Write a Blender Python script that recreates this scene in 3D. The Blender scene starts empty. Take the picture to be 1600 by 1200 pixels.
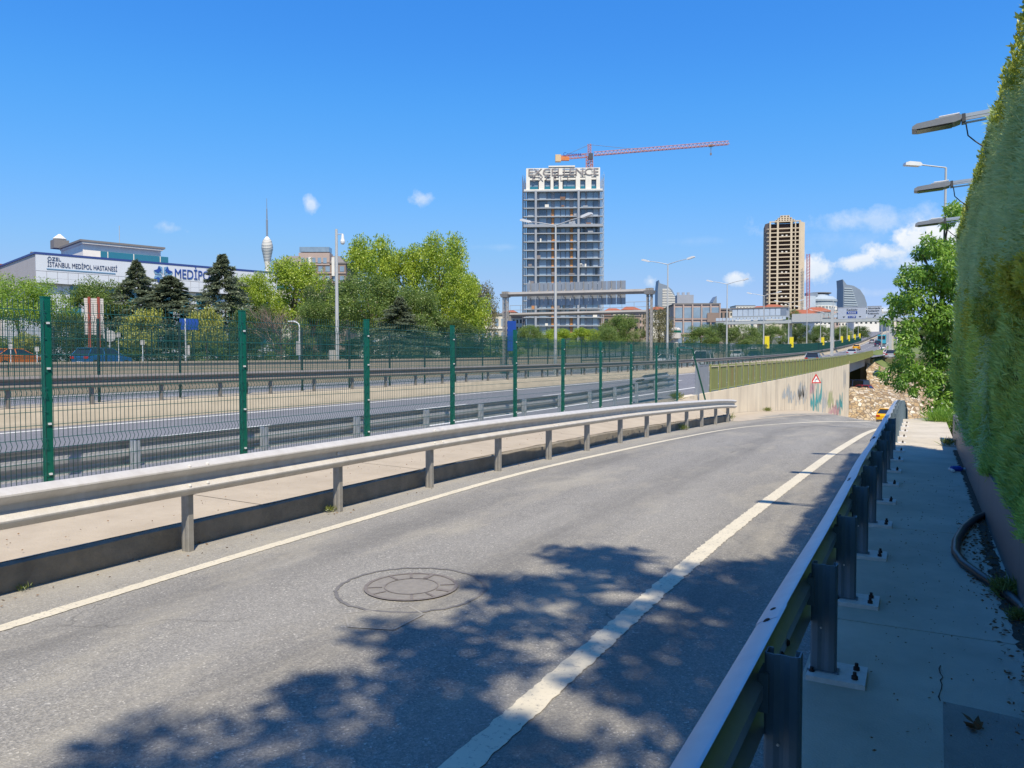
import bpy, bmesh, math, random
import numpy as np
from mathutils import Vector, Matrix, Euler
from math import radians as R, sin, cos, pi, atan, tan

S = bpy.context.scene
C = S.collection
rnd = random.Random(7)
rng = np.random.default_rng(7)

# ------------------------------------------------------------------ camera
CZ = 1.81
PITCH = math.atan(40 / 1200)
YAW = math.atan(637 / 1200)
cam_d = bpy.data.cameras.new('camera')
cam = bpy.data.objects.new('camera', cam_d)
C.objects.link(cam)
cam.location = (0, 0, CZ)
cam.rotation_euler = (pi / 2 - PITCH, 0, YAW)
cam_d.sensor_width = 36
cam_d.lens = 27
cam_d.clip_start = 0.05
cam_d.clip_end = 12000
S.camera = cam

def at(px, py, Z):
    """world point seen at photo pixel px,py at horizontal distance Z ahead"""
    u = (px - 800) / 1200; v = (600 - py) / 1200
    f = cos(PITCH) + v * sin(PITCH); up = v * cos(PITCH) - sin(PITCH)
    t = Z / f
    return Vector((t * (u * cos(YAW) - f * sin(YAW)), t * (u * sin(YAW) + f * cos(YAW)), CZ + t * up))

# ------------------------------------------------------------------ sun and sky
SUNV = Vector((1.7, -2.0, 3.9)).normalized()
sun_d = bpy.data.lights.new('sun', 'SUN')
sun_d.energy = 4.1
sun_d.angle = R(0.9)
sun_d.color = (1.0, 0.89, 0.70)
sun = bpy.data.objects.new('sun', sun_d)
C.objects.link(sun)
sun.rotation_euler = SUNV.to_track_quat('Z', 'Y').to_euler()
S.view_settings.view_transform = 'Standard'
S.view_settings.look = 'None'
S.view_settings.gamma = 1
S.view_settings.exposure = 0.66
S.view_settings.use_curve_mapping = False
S.render.engine = 'CYCLES'
S.cycles.use_denoising = True
S.cycles.max_bounces = 6
S.cycles.transparent_max_bounces = 12

W = bpy.data.worlds.new('World'); S.world = W; W.use_nodes = True
def build_world():
    nt = W.node_tree; N = nt.nodes; L = nt.links
    N.clear()
    out = N.new('ShaderNodeOutputWorld'); bg = N.new('ShaderNodeBackground')
    sky = N.new('ShaderNodeTexSky'); sky.sky_type = 'NISHITA'; sky.sun_disc = False
    sky.sun_elevation = math.asin(SUNV.z); sky.sun_rotation = math.atan2(SUNV.x, SUNV.y)
    sky.altitude = 60; sky.air_density = 1.0; sky.dust_density = 0.35; sky.ozone_density = 2.2
    # grade of the clear sky: deep azure overhead, paler toward the horizon
    sc0 = N.new('ShaderNodeMix'); sc0.data_type = 'RGBA'; sc0.blend_type = 'MULTIPLY'; sc0.inputs['Factor'].default_value = 1; sc0.inputs['B'].default_value = (1 / 16, 1 / 16, 1 / 16, 1)
    L.new(sky.outputs[0], sc0.inputs['A'])
    hs = N.new('ShaderNodeRGBCurve'); cm = hs.mapping; cm.use_clip = False; cm.extend = 'HORIZONTAL'
    for c, pts in ((0, [(0, .06), (.7, .17), (1.276, .30), (1.867, .56), (3.209, 1.28), (4.886, 2.0), (7, 2.6), (9, 4.2), (16, 9)]),
                   (1, [(0, .3), (1.2, 1.05), (2.114, 1.52), (2.969, 2.1), (4.886, 2.85), (6.6, 3.15), (9, 4.4), (16, 8.5)]),
                   (2, [(0, 1.5), (2.3, 3.5), (3.722, 4.5), (4.886, 5.04), (6.3, 5.25), (7.5, 4.85), (9, 5.4), (16, 8.5)])):
        cv = cm.curves[c]
        cv.points[0].location = (pts[0][0] / 16, pts[0][1] / 9); cv.points[1].location = (pts[-1][0] / 16, pts[-1][1] / 9)
        for (x, y) in pts[1:-1]: cv.points.new(x / 16, y / 9)
    cm.update(); L.new(sc0.outputs['Result'], hs.inputs['Color'])
    sc1 = N.new('ShaderNodeVectorMath'); sc1.operation = 'SCALE'; sc1.inputs['Scale'].default_value = 9; L.new(hs.outputs[0], sc1.inputs[0]); hs = sc1
    tc = N.new('ShaderNodeTexCoord')
    def math_(op, a, b=None, clamp=False):
        n = N.new('ShaderNodeMath'); n.operation = op; n.use_clamp = clamp
        for i, v in enumerate((a, b)):
            if v is None: continue
            if isinstance(v, (int, float)): n.inputs[i].default_value = v
            else: L.new(v, n.inputs[i])
        return n.outputs[0]
    def dot(v):
        n = N.new('ShaderNodeVectorMath'); n.operation = 'DOT_PRODUCT'
        L.new(tc.outputs['Generated'], n.inputs[0]); n.inputs[1].default_value = v
        return n.outputs['Value']
    def noise(scale, det, rough):
        n = N.new('ShaderNodeTexNoise'); n.inputs['Scale'].default_value = scale
        n.inputs['Detail'].default_value = det; n.inputs['Roughness'].default_value = rough
        L.new(tc.outputs['Generated'], n.inputs['Vector'])
        return n.outputs['Fac']
    n1 = noise(38, 8, .64); n2 = noise(14, 4, .55)
    nz = math_('ADD', math_('MULTIPLY', math_('SUBTRACT', n1, .5), 2.9), math_('MULTIPLY', math_('SUBTRACT', n2, .5), 2.0))
    clouds = [  # px, py, half width, half height, density, softness
        (265, 356, 26, 12, .40, .9), (486, 322, 13, 16, .62, .8), (658, 312, 21, 15, .62, .8), (785, 386, 50, 6, .12, .6),
        (1017, 441, 15, 15, .8, .9), (1150, 436, 24, 13, .85, .9), (1275, 418, 30, 26, .95, 1.2), (1244, 400, 20, 24, .6, .9),
        (1345, 410, 36, 13, .85, 1.0), (1390, 396, 36, 20, .9, 1.0), (1430, 376, 38, 30, .95, 1.0), (1470, 380, 50, 36, .95, 1.0), (1415, 412, 55, 17, .6, .8),
        (1350, 345, 140, 22, .42, .7), (1300, 375, 90, 22, .18, .6), (1380, 486, 28, 14, .85, 1.0), (1372, 460, 40, 9, .3, .7),
        (1080, 378, 60, 7, .10, .5), (1600, 470, 90, 60, .8, .9), (1800, 400, 200, 60, .7, .8)]
    total = None; shade = None
    for (px, py, a, b, dens, soft) in clouds:
        d = (at(px, py, 1000) - Vector((0, 0, CZ))).normalized()
        r = Vector((d.y, -d.x, 0)).normalized(); u = r.cross(d).normalized()
        k = 1200 * math.sqrt(1 + ((px - 800) / 1200) ** 2 + ((py - 600) / 1200) ** 2)
        xx = math_('MULTIPLY', dot(r), k / a); yy = math_('MULTIPLY', dot(u), k / b)
        rr = math_('SQRT', math_('ADD', math_('MULTIPLY', xx, xx), math_('MULTIPLY', yy, yy)))
        m = math_('SUBTRACT', 1.05, rr)
        m = math_('ADD', m, math_('MULTIPLY', nz, .85))
        m = math_('MULTIPLY', m, 1.5 * soft, True)
        m = math_('MULTIPLY', m, math_('GREATER_THAN', dot(d), 0))
        # shading by height inside the cloud
        sh = math_('ADD', math_('MULTIPLY', yy, .5), math_('ADD', .55, math_('MULTIPLY', nz, .5)), True)
        m = math_('MULTIPLY', m, dens)
        if total is None: total, shade = m, math_('MULTIPLY', sh, m)
        else:
            shade = math_('ADD', shade, math_('MULTIPLY', sh, m))
            total_sum = math_('ADD', total_sum, m)
            total = math_('MAXIMUM', total, m)
            continue
        total_sum = m
    shade = math_('DIVIDE', shade, math_('ADD', total_sum, .001), True)
    cc = N.new('ShaderNodeMix'); cc.data_type = 'RGBA'
    cc.inputs['A'].default_value = (3.3, 4.0, 4.9, 1); cc.inputs['B'].default_value = (5.2, 5.3, 5.4, 1)
    L.new(shade, cc.inputs['Factor'])
    mx = N.new('ShaderNodeMix'); mx.data_type = 'RGBA'
    L.new(total, mx.inputs['Factor']); L.new(hs.outputs[0], mx.inputs['A']); L.new(cc.outputs['Result'], mx.inputs['B'])
    L.new(mx.outputs['Result'], bg.inputs['Color'])
    bg.inputs['Strength'].default_value = 0.12
    L.new(bg.outputs[0], out.inputs[0])
build_world()

# ------------------------------------------------------------------ materials
M = {}
def mat(name, col, rough=.7, metal=0, col2=None, nscale=3, ndet=5, namt=.5, bump=0, bscale=60, spec=.4, kind=None, coord='pos', stretch=(1, 1, 1)):
    """principled with a two-scale procedural colour variation and a fine bump"""
    m = bpy.data.materials.new(name); m.use_nodes = True; nt = m.node_tree; N = nt.nodes; L = nt.links
    b = N['Principled BSDF']; b.inputs['Roughness'].default_value = rough; b.inputs['Metallic'].default_value = metal
    b.inputs['Specular IOR Level'].default_value = spec
    M[name] = m
    if col2 is None: col2 = tuple(c * .8 for c in col)
    if coord == 'pos':
        g = N.new('ShaderNodeNewGeometry'); vec = g.outputs['Position']
    else:
        g = N.new('ShaderNodeTexCoord'); vec = g.outputs['Object']
    mp = N.new('ShaderNodeMapping'); mp.inputs['Scale'].default_value = stretch; L.new(vec, mp.inputs[0]); vec = mp.outputs[0]
    n = N.new('ShaderNodeTexNoise'); n.inputs['Scale'].default_value = nscale; n.inputs['Detail'].default_value = ndet; n.inputs['Roughness'].default_value = .65
    L.new(vec, n.inputs['Vector'])
    mr = N.new('ShaderNodeMapRange'); mr.inputs[1].default_value = .5 - .5 * (1 - namt) - .12; mr.inputs[2].default_value = .5 + .5 * (1 - namt) + .12
    L.new(n.outputs['Fac'], mr.inputs[0])
    mx = N.new('ShaderNodeMix'); mx.data_type = 'RGBA'; mx.inputs['A'].default_value = (*col, 1); mx.inputs['B'].default_value = (*col2, 1)
    L.new(mr.outputs[0], mx.inputs['Factor']); L.new(mx.outputs['Result'], b.inputs['Base Color'])
    m['_c'] = 1
    if bump:
        n2 = N.new('ShaderNodeTexNoise'); n2.inputs['Scale'].default_value = bscale; n2.inputs['Detail'].default_value = 3
        L.new(vec, n2.inputs['Vector'])
        bp = N.new('ShaderNodeBump'); bp.inputs['Strength'].default_value = bump; bp.inputs['Distance'].default_value = .01
        L.new(n2.outputs['Fac'], bp.inputs['Height']); L.new(bp.outputs[0], b.inputs['Normal'])
    return m

def nodes_of(m): return m.node_tree.nodes, m.node_tree.links, m.node_tree.nodes['Principled BSDF']

def asphalt(name, a, b_, light, dusty=None):
    m = bpy.data.materials.new(name); m.use_nodes = True; N, L, B = nodes_of(m); M[name] = m
    B.inputs['Roughness'].default_value = .88; B.inputs['Specular IOR Level'].default_value = .25
    g = N.new('ShaderNodeNewGeometry')
    def noise(s, d=4, r=.6, stretch=None):
        n = N.new('ShaderNodeTexNoise'); n.inputs['Scale'].default_value = s; n.inputs['Detail'].default_value = d; n.inputs['Roughness'].default_value = r
        if stretch:
            mp = N.new('ShaderNodeMapping'); mp.inputs['Scale'].default_value = stretch; L.new(g.outputs['Position'], mp.inputs[0]); L.new(mp.outputs[0], n.inputs['Vector'])
        else: L.new(g.outputs['Position'], n.inputs['Vector'])
        return n.outputs['Fac']
    def ramp(fac, lo, hi):
        r = N.new('ShaderNodeMapRange'); r.inputs[1].default_value = lo; r.inputs[2].default_value = hi; L.new(fac, r.inputs[0]); return r.outputs[0]
    def mix(f, A, Bc):
        n = N.new('ShaderNodeMix'); n.data_type = 'RGBA'
        if isinstance(f, float): n.inputs['Factor'].default_value = f
        else: L.new(f, n.inputs['Factor'])
        for k, v in (('A', A), ('B', Bc)):
            if isinstance(v, tuple): n.inputs[k].default_value = (*v, 1)
            else: L.new(v, n.inputs[k])
        return n.outputs['Result']
    def mul(x, y):
        n = N.new('ShaderNodeMath'); n.operation = 'MULTIPLY'; L.new(x, n.inputs[0])
        if isinstance(y, float): n.inputs[1].default_value = y
        else: L.new(y, n.inputs[1])
        return n.outputs[0]
    c = mix(ramp(noise(.55, 5, .6, (1.6, .35, 1)), .35, .65), a, b_)
    v = N.new('ShaderNodeTexVoronoi'); v.inputs['Scale'].default_value = 95; L.new(g.outputs['Position'], v.inputs['Vector'])
    sepc = N.new('ShaderNodeSeparateColor'); L.new(v.outputs['Color'], sepc.inputs[0])
    stone = ramp(sepc.outputs[0], .15, 1.0)
    c = mix(mul(stone, .55), c, light)
    dark = ramp(noise(240, 3, .7), .56, .7)
    c = mix(mul(dark, .75), c, tuple(x * .38 for x in a))
    chips = ramp(sepc.outputs[1], .955, .985)
    c = mix(mul(chips, .28), c, tuple(min(1, x * 2.2) for x in light))
    c = mix(mul(ramp(noise(2.6, 6, .7), .55, .75), .35), c, tuple(x * .6 for x in a))
    if dusty:
        sx = N.new('ShaderNodeSeparateXYZ'); L.new(g.outputs['Position'], sx.inputs[0])
        lo, hi, dc = dusty
        f = ramp(sx.outputs[0], hi, lo)
        f = mul(f, ramp(noise(1.8, 6, .7, (1, .5, 1)), .25, .6))
        c = mix(mul(f, .75), c, dc)
    if dusty:
        # wheel tracks, old oil drips, fine cracks
        tr = N.new('ShaderNodeMath'); tr.operation = 'SINE'; tm = N.new('ShaderNodeMath'); tm.operation = 'MULTIPLY_ADD'; tm.inputs[1].default_value = 3.6; tm.inputs[2].default_value = .6
        L.new(sx.outputs[0], tm.inputs[0]); L.new(tm.outputs[0], tr.inputs[0])
        c = mix(mul(mul(ramp(tr.outputs[0], -.2, 1.0), ramp(noise(1.1, 5, .65, (2, .25, 1)), .3, .65)), .50), c, tuple(x * .66 for x in a))
        c = mix(mul(ramp(noise(.8, 6, .7, (1.2, .4, 1)), .50, .66), .40), c, (.40, .365, .29))
        dn = N.new('ShaderNodeTexNoise'); dn.inputs['Scale'].default_value = 2.2; dn.inputs['Detail'].default_value = 6; L.new(g.outputs['Position'], dn.inputs['Vector'])
        av = N.new('ShaderNodeVectorMath'); av.operation = 'MULTIPLY_ADD'; av.inputs[1].default_value = (.7, .7, 0); L.new(dn.outputs['Color'], av.inputs[0]); L.new(g.outputs['Position'], av.inputs[2])
        ck = N.new('ShaderNodeTexVoronoi'); ck.feature = 'DISTANCE_TO_EDGE'; ck.inputs['Scale'].default_value = .42; L.new(av.outputs[0], ck.inputs['Vector'])
        cf = ramp(ck.outputs['Distance'], .006, .001)
        c = mix(mul(mul(cf, ramp(noise(.5, 3, .5), .56, .62)), .45), c, tuple(x * .35 for x in a))
    L.new(c, B.inputs['Base Color'])
    bp = N.new('ShaderNodeBump'); bp.inputs['Strength'].default_value = .55; bp.inputs['Distance'].default_value = .006
    L.new(v.outputs['Distance'], bp.inputs['Height']); L.new(bp.outputs[0], B.inputs['Normal'])
    return m

asphalt('asphalt_ramp', (.155, .15, .142), (.215, .208, .195), (.40, .38, .34), (-6.2, -5.2, (.36, .33, .27)))
asphalt('asphalt_road', (.125, .13, .15), (.155, .16, .18), (.26, .26, .28))

mat('seam', (.08, .08, .088), .9, col2=(.20, .19, .18), nscale=9, bump=.4)
mat('seam_light', (.34, .32, .28), .9, col2=(.2, .19, .18), nscale=40)

def paint(name, col, under, wear=.62):
    m = bpy.data.materials.new(name); m.use_nodes = True; N, L, B = nodes_of(m); M[name] = m
    B.inputs['Roughness'].default_value = .75
    g = N.new('ShaderNodeNewGeometry')
    n = N.new('ShaderNodeTexNoise'); n.inputs['Scale'].default_value = 34; n.inputs['Detail'].default_value = 8; n.inputs['Roughness'].default_value = .75
    L.new(g.outputs['Position'], n.inputs['Vector'])
    r = N.new('ShaderNodeMapRange'); r.inputs[1].default_value = wear - .05; r.inputs[2].default_value = wear + .05; L.new(n.outputs['Fac'], r.inputs[0])
    n2 = N.new('ShaderNodeTexNoise'); n2.inputs['Scale'].default_value = 3; n2.inputs['Detail'].default_value = 5; L.new(g.outputs['Position'], n2.inputs['Vector'])
    m1 = N.new('ShaderNodeMix'); m1.data_type = 'RGBA'; m1.inputs['A'].default_value = (*col, 1); m1.inputs['B'].default_value = (*[c * .72 for c in col], 1)
    L.new(n2.outputs['Fac'], m1.inputs['Factor'])
    m2 = N.new('ShaderNodeMix'); m2.data_type = 'RGBA'; L.new(r.outputs[0], m2.inputs['Factor']); L.new(m1.outputs['Result'], m2.inputs['A']); m2.inputs['B'].default_value = (*under, 1)
    L.new(m2.outputs['Result'], B.inputs['Base Color'])
    return m
paint('paint_line', (.66, .60, .47), (.24, .225, .20), .60)
paint('paint_far', (.78, .78, .76), (.3, .3, .3), .75)

mat('concrete_slab', (.47, .405, .32), .9, col2=(.31, .26, .20), nscale=1.9, ndet=10, bump=.5, bscale=50)
mat('concrete_kerb', (.30, .26, .20), .9, col2=(.11, .10, .085), nscale=4.2, ndet=10, bump=.9, bscale=40)
mat('concrete_walk', (.62, .56, .46), .88, col2=(.32, .285, .23), nscale=1.7, ndet=12, bump=.35, bscale=90)
mat('concrete_walk_dark', (.20, .19, .17), .9, col2=(.34, .31, .27), nscale=5, ndet=8, bump=.5, bscale=90)
mat('concrete_median', (.44, .38, .29), .9, col2=(.28, .24, .18), nscale=2.4, ndet=9, bump=.3, stretch=(1, .5, 2))
mat('concrete_far_wall', (.44, .36, .27), .9, col2=(.30, .245, .18), nscale=1.5, ndet=8, bump=.3)
mat('dome_roof', (.20, .28, .34), .5)
mat('concrete_pale', (.55, .50, .42), .85, col2=(.44, .40, .34), nscale=.8, ndet=6)
mat('concrete_tower', (.64, .54, .41), .9, col2=(.48, .40, .30), nscale=.15, ndet=5)
mat('room_shade', (.05, .032, .03), .9)
mat('galv', (.52, .53, .54), .42, .55, col2=(.40, .41, .42), nscale=5, ndet=6, bump=.1, bscale=40, stretch=(1, .4, 1))
mat('galv_dusty', (.64, .62, .585), .45, .15, col2=(.42, .385, .34), nscale=5, ndet=9, bump=.25, stretch=(1, 1.6, .25))
mat('galv_median', (.27, .245, .22), .55, .3, col2=(.17, .15, .13), nscale=4, ndet=8, stretch=(1, .3, 2))
mat('galv_post', (.36, .35, .33), .55, .35, col2=(.24, .225, .20), nscale=9, ndet=6)
mat('galv_shade', (.15, .20, .24), .55, .25, col2=(.10, .14, .165), nscale=6, ndet=6, bump=.1)  # galvanised steel in shade, blue-grey sky tone put into the colour
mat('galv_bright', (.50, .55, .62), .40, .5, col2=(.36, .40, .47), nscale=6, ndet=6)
mat('plate_metal', (.74, .72, .69), .6, .1, col2=(.50, .47, .44), nscale=18, ndet=5, bump=.2)
mat('rust_bolt', (.055, .035, .03), .75, .3, col2=(.03, .022, .02), nscale=40)
mat('fence_green', (.0, .115, .075), .45, 0, col2=(.0, .085, .06), nscale=4)
mat('wire_green', (.01, .075, .06), .45, 0, col2=(.008, .055, .05), nscale=4)
mat('wire_dark', (.03, .05, .045), .5)
mat('rail_olive', (.20, .225, .07), .6, 0, col2=(.13, .15, .05), nscale=1.4, ndet=6)
mat('rail_olive_post', (.27, .30, .10), .55, 0, col2=(.18, .19, .07), nscale=3)
mat('rust', (.20, .10, .045), .8, col2=(.12, .07, .035), nscale=5)
mat('screen_grey', (.26, .29, .34), .6, .2)
mat('pole_grey', (.55, .55, .53), .45, .3, col2=(.45, .45, .44), nscale=3)
mat('lamp_white', (.72, .73, .74), .4, .1)
mat('lamp_dark', (.10, .10, .11), .35, .3)
mat('lamp_body', (.36, .36, .37), .35, .5, col2=(.26, .26, .27), nscale=12)
mat('lens_glass', (.10, .09, .085), .15, 0, spec=.8)
mat('metal_planter', (.20, .19, .185), .5, .35, col2=(.15, .142, .14), nscale=2.5, ndet=6)
mat('bark', (.12, .09, .065), .95, col2=(.07, .052, .04), nscale=14, bump=.6, bscale=30)
mat('bark_pale', (.24, .20, .16), .95, col2=(.15, .12, .10), nscale=6)
mat('soil', (.09, .065, .045), .95, col2=(.05, .038, .028), nscale=12, bump=.8)
mat('ground', (.10, .12, .05), .95, col2=(.17, .15, .09), nscale=.08, ndet=7, bump=.2)
mat('grass_bank', (.085, .135, .03), .95, col2=(.15, .17, .055), nscale=.5, ndet=8, bump=.5, bscale=8)
mat('hose', (.016, .018, .022), .4)
mat('blue_plastic', (.02, .08, .42), .4)
mat('white_plastic', (.7, .7, .68), .4)
mat('dry_leaf', (.22, .12, .055), .9, col2=(.12, .07, .035), nscale=60)
mat('iron', (.13, .105, .095), .75, .15, col2=(.24, .22, .20), nscale=14, bump=.4, bscale=120)
mat('cover_fill', (.27, .25, .225), .9, col2=(.16, .15, .14), nscale=12, bump=.5, bscale=140)
mat('hosp_panel', (.62, .65, .72), .45, .1, col2=(.55, .58, .65), nscale=.3)
mat('hosp_side', (.42, .40, .42), .7, col2=(.36, .34, .36), nscale=.4)
mat('hosp_cream', (.84, .80, .72), .8, col2=(.64, .60, .53), nscale=.5)
mat('blue_trim', (.03, .06, .24), .5)
mat('blue_letter', (.02, .07, .32), .4)
mat('navy_letter', (.035, .055, .14), .4)
mat('light_blue', (.16, .32, .52), .4)
mat('glass_teal', (.02, .17, .24), .08, 0, spec=.9)
mat('glass_blue', (.12, .18, .26), .08, 0, col2=(.26, .35, .45), nscale=.35, ndet=2, spec=1.0)
mat('glass_pale', (.50, .57, .66), .5, 0, col2=(.32, .40, .5), nscale=.2, spec=1.0)
mat('glass_mid', (.06, .09, .14), .12, 0, col2=(.12, .17, .24), nscale=.35, ndet=2, spec=1.0)
mat('curtain_glass', (.34, .40, .46), .25, 0, col2=(.24, .30, .38), nscale=.6)
mat('glass_dark', (.02, .024, .03), .08, 0, spec=.8)
mat('tower_grey', (.32, .35, .40), .7, col2=(.24, .26, .31), nscale=.3)
mat('tower_slab', (.37, .40, .45), .7, col2=(.26, .29, .34), nscale=.4)
mat('tower_orange', (.52, .25, .10), .7, col2=(.38, .18, .08), nscale=.5)
mat('tower_brown', (.20, .12, .09), .7)
mat('tower_white', (.72, .70, .66), .7, col2=(.60, .58, .54), nscale=.5)
mat('letter_grey', (.22, .20, .21), .6)
mat('crane_orange', (.60, .20, .06), .5, col2=(.48, .16, .05), nscale=.5)
mat('crane_red', (.45, .10, .10), .5)
mat('crane_block', (.60, .45, .28), .8)
mat('sign_back', (.33, .36, .40), .5, .35, col2=(.26, .285, .32), nscale=.8)
mat('gantry', (.33, .315, .30), .7, .1, col2=(.22, .21, .20), nscale=1.5)
mat('sign_white', (.74, .77, .80), .5)
mat('sign_face', (.42, .47, .56), .5)
mat('sign_blue', (.008, .055, .30), .5)
mat('sign_red', (.55, .02, .02), .4)
mat('sign_black', (.02, .02, .02), .5)
mat('banner_yellow', (.80, .66, .02), .6)
mat('red_brown', (.26, .055, .035), .6)
mat('louver', (.55, .52, .50), .6)
mat('roof_tile', (.36, .11, .055), .85, col2=(.26, .085, .045), nscale=1.2)
mat('roof_grey', (.20, .19, .19), .8)
mat('wall_cream', (.60, .55, .46), .85, col2=(.52, .47, .39), nscale=.3)
mat('wall_white', (.68, .67, .64), .85, col2=(.60, .58, .55), nscale=.3)
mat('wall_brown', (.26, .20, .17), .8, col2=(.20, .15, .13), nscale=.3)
mat('wall_pinkish', (.42, .33, .30), .8)
mat('sail_dark', (.22, .27, .34), .5, .1, col2=(.17, .21, .28), nscale=.05)
mat('sail_light', (.36, .43, .50), .5)
mat('bridge_deck', (.42, .45, .46), .7, col2=(.33, .36, .37), nscale=.4)
mat('tyre', (.02, .02, .02), .8)
mat('rim', (.4, .4, .42), .4, .6)
mat('tail_red', (.45, .01, .01), .3)
mat('head_white', (.75, .75, .72), .2)
for nm, c in (('car_white', (.75, .75, .75)), ('car_yellow', (.80, .42, .005)), ('car_orange', (.62, .16, .02)), ('car_blue', (.012, .10, .26)),
              ('car_steel', (.16, .22, .30)), ('car_silver', (.45, .47, .50)), ('car_navy', (.02, .035, .10)), ('car_red', (.42, .02, .04)), ('car_black', (.02, .02, .03)), ('car_teal', (.05, .38, .50))):
    mat(nm, c, .25, .15, col2=tuple(x * .95 for x in c), nscale=1, spec=.6)

def wall_material():
    """pale retaining wall with vertical rain streaks and patches of spray paint on its lower part"""
    m = bpy.data.materials.new('retaining_concrete'); m.use_nodes = True; N, L, B = nodes_of(m); M['retaining_concrete'] = m
    B.inputs['Roughness'].default_value = .9
    g = N.new('ShaderNodeNewGeometry')
    def noise(s, d, stretch, dist=0):
        mp = N.new('ShaderNodeMapping'); mp.inputs['Scale'].default_value = stretch; L.new(g.outputs['Position'], mp.inputs[0])
        n = N.new('ShaderNodeTexNoise'); n.inputs['Scale'].default_value = s; n.inputs['Detail'].default_value = d; n.inputs['Roughness'].default_value = .6
        n.inputs['Distortion'].default_value = dist
        L.new(mp.outputs[0], n.inputs['Vector']); return n
    def rmp(x, a, b):
        r = N.new('ShaderNodeMapRange'); r.inputs[1].default_value = a; r.inputs[2].default_value = b; L.new(x, r.inputs[0]); return r.outputs[0]
    def mul(x, y):
        n = N.new('ShaderNodeMath'); n.operation = 'MULTIPLY'; L.new(x, n.inputs[0])
        if isinstance(y, float): n.inputs[1].default_value = y
        else: L.new(y, n.inputs[1])
        return n.outputs[0]
    def mix(f, A, Bc):
        n = N.new('ShaderNodeMix'); n.data_type = 'RGBA'; L.new(f, n.inputs['Factor'])
        for k, v in (('A', A), ('B', Bc)):
            if isinstance(v, tuple): n.inputs[k].default_value = (*v, 1)
            else: L.new(v, n.inputs[k])
        return n.outputs['Result']
    base = mix(rmp(noise(.5, 6, (1, 1, 1)).outputs['Fac'], .3, .7), (.72, .62, .47), (.58, .49, .37))
    base = mix(mul(rmp(noise(1.0, 4, (1, 1.6, .12)).outputs['Fac'], .52, .66), .55), base, (.30, .25, .20))
    M['_wall'] = None
    L.new(base, B.inputs['Base Color'])
    return m
del M['room_shade'];mat('room_shade', (.05, .032, .03), .9)
wall_material(); M.pop('_wall', None)

def stone_material():
    m = bpy.data.materials.new('pitched_stone'); m.use_nodes = True; N, L, B = nodes_of(m); M['pitched_stone'] = m
    B.inputs['Roughness'].default_value = .95
    g = N.new('ShaderNodeNewGeometry')
    mp = N.new('ShaderNodeMapping'); mp.inputs['Scale'].default_value = (1.3, .9, 2.0); L.new(g.outputs['Position'], mp.inputs[0])
    v = N.new('ShaderNodeTexVoronoi'); v.inputs['Scale'].default_value = 1.25; L.new(mp.outputs[0], v.inputs['Vector'])
    s = N.new('ShaderNodeSeparateColor'); L.new(v.outputs['Color'], s.inputs[0])
    cr = N.new('ShaderNodeValToRGB'); e = cr.color_ramp.elements
    e[0].position = 0; e[0].color = (.20, .135, .075, 1); e[1].position = 1; e[1].color = (.62, .55, .44, 1)
    for p, c in ((.3, (.36, .25, .13, 1)), (.6, (.44, .34, .21, 1)), (.8, (.40, .33, .25, 1))):
        x = e.new(p); x.color = c
    L.new(s.outputs[0], cr.inputs[0])
    d = N.new('ShaderNodeTexVoronoi'); d.feature = 'DISTANCE_TO_EDGE'; d.inputs['Scale'].default_value = 1.25; L.new(mp.outputs[0], d.inputs['Vector'])
    r = N.new('ShaderNodeMapRange'); r.inputs[1].default_value = .02; r.inputs[2].default_value = .12; L.new(d.outputs['Distance'], r.inputs[0])
    mx = N.new('ShaderNodeMix'); mx.data_type = 'RGBA'; L.new(r.outputs[0], mx.inputs['Factor']); mx.inputs['A'].default_value = (.13, .10, .07, 1); L.new(cr.outputs[0], mx.inputs['B'])
    n = N.new('ShaderNodeTexNoise'); n.inputs['Scale'].default_value = .18; n.inputs['Detail'].default_value = 5; L.new(g.outputs['Position'], n.inputs['Vector'])
    mz = N.new('ShaderNodeMix'); mz.data_type = 'RGBA'; mz.blend_type = 'MULTIPLY'; mz.inputs['Factor'].default_value = .5
    L.new(mx.outputs['Result'], mz.inputs['A']); L.new(n.outputs['Color'], mz.inputs['B'])
    L.new(mx.outputs['Result'], B.inputs['Base Color'])
    bp = N.new('ShaderNodeBump'); bp.inputs['Strength'].default_value = .9; bp.inputs['Distance'].default_value = .25
    L.new(d.outputs['Distance'], bp.inputs['Height']); L.new(bp.outputs[0], B.inputs['Normal'])
stone_material()

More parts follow.
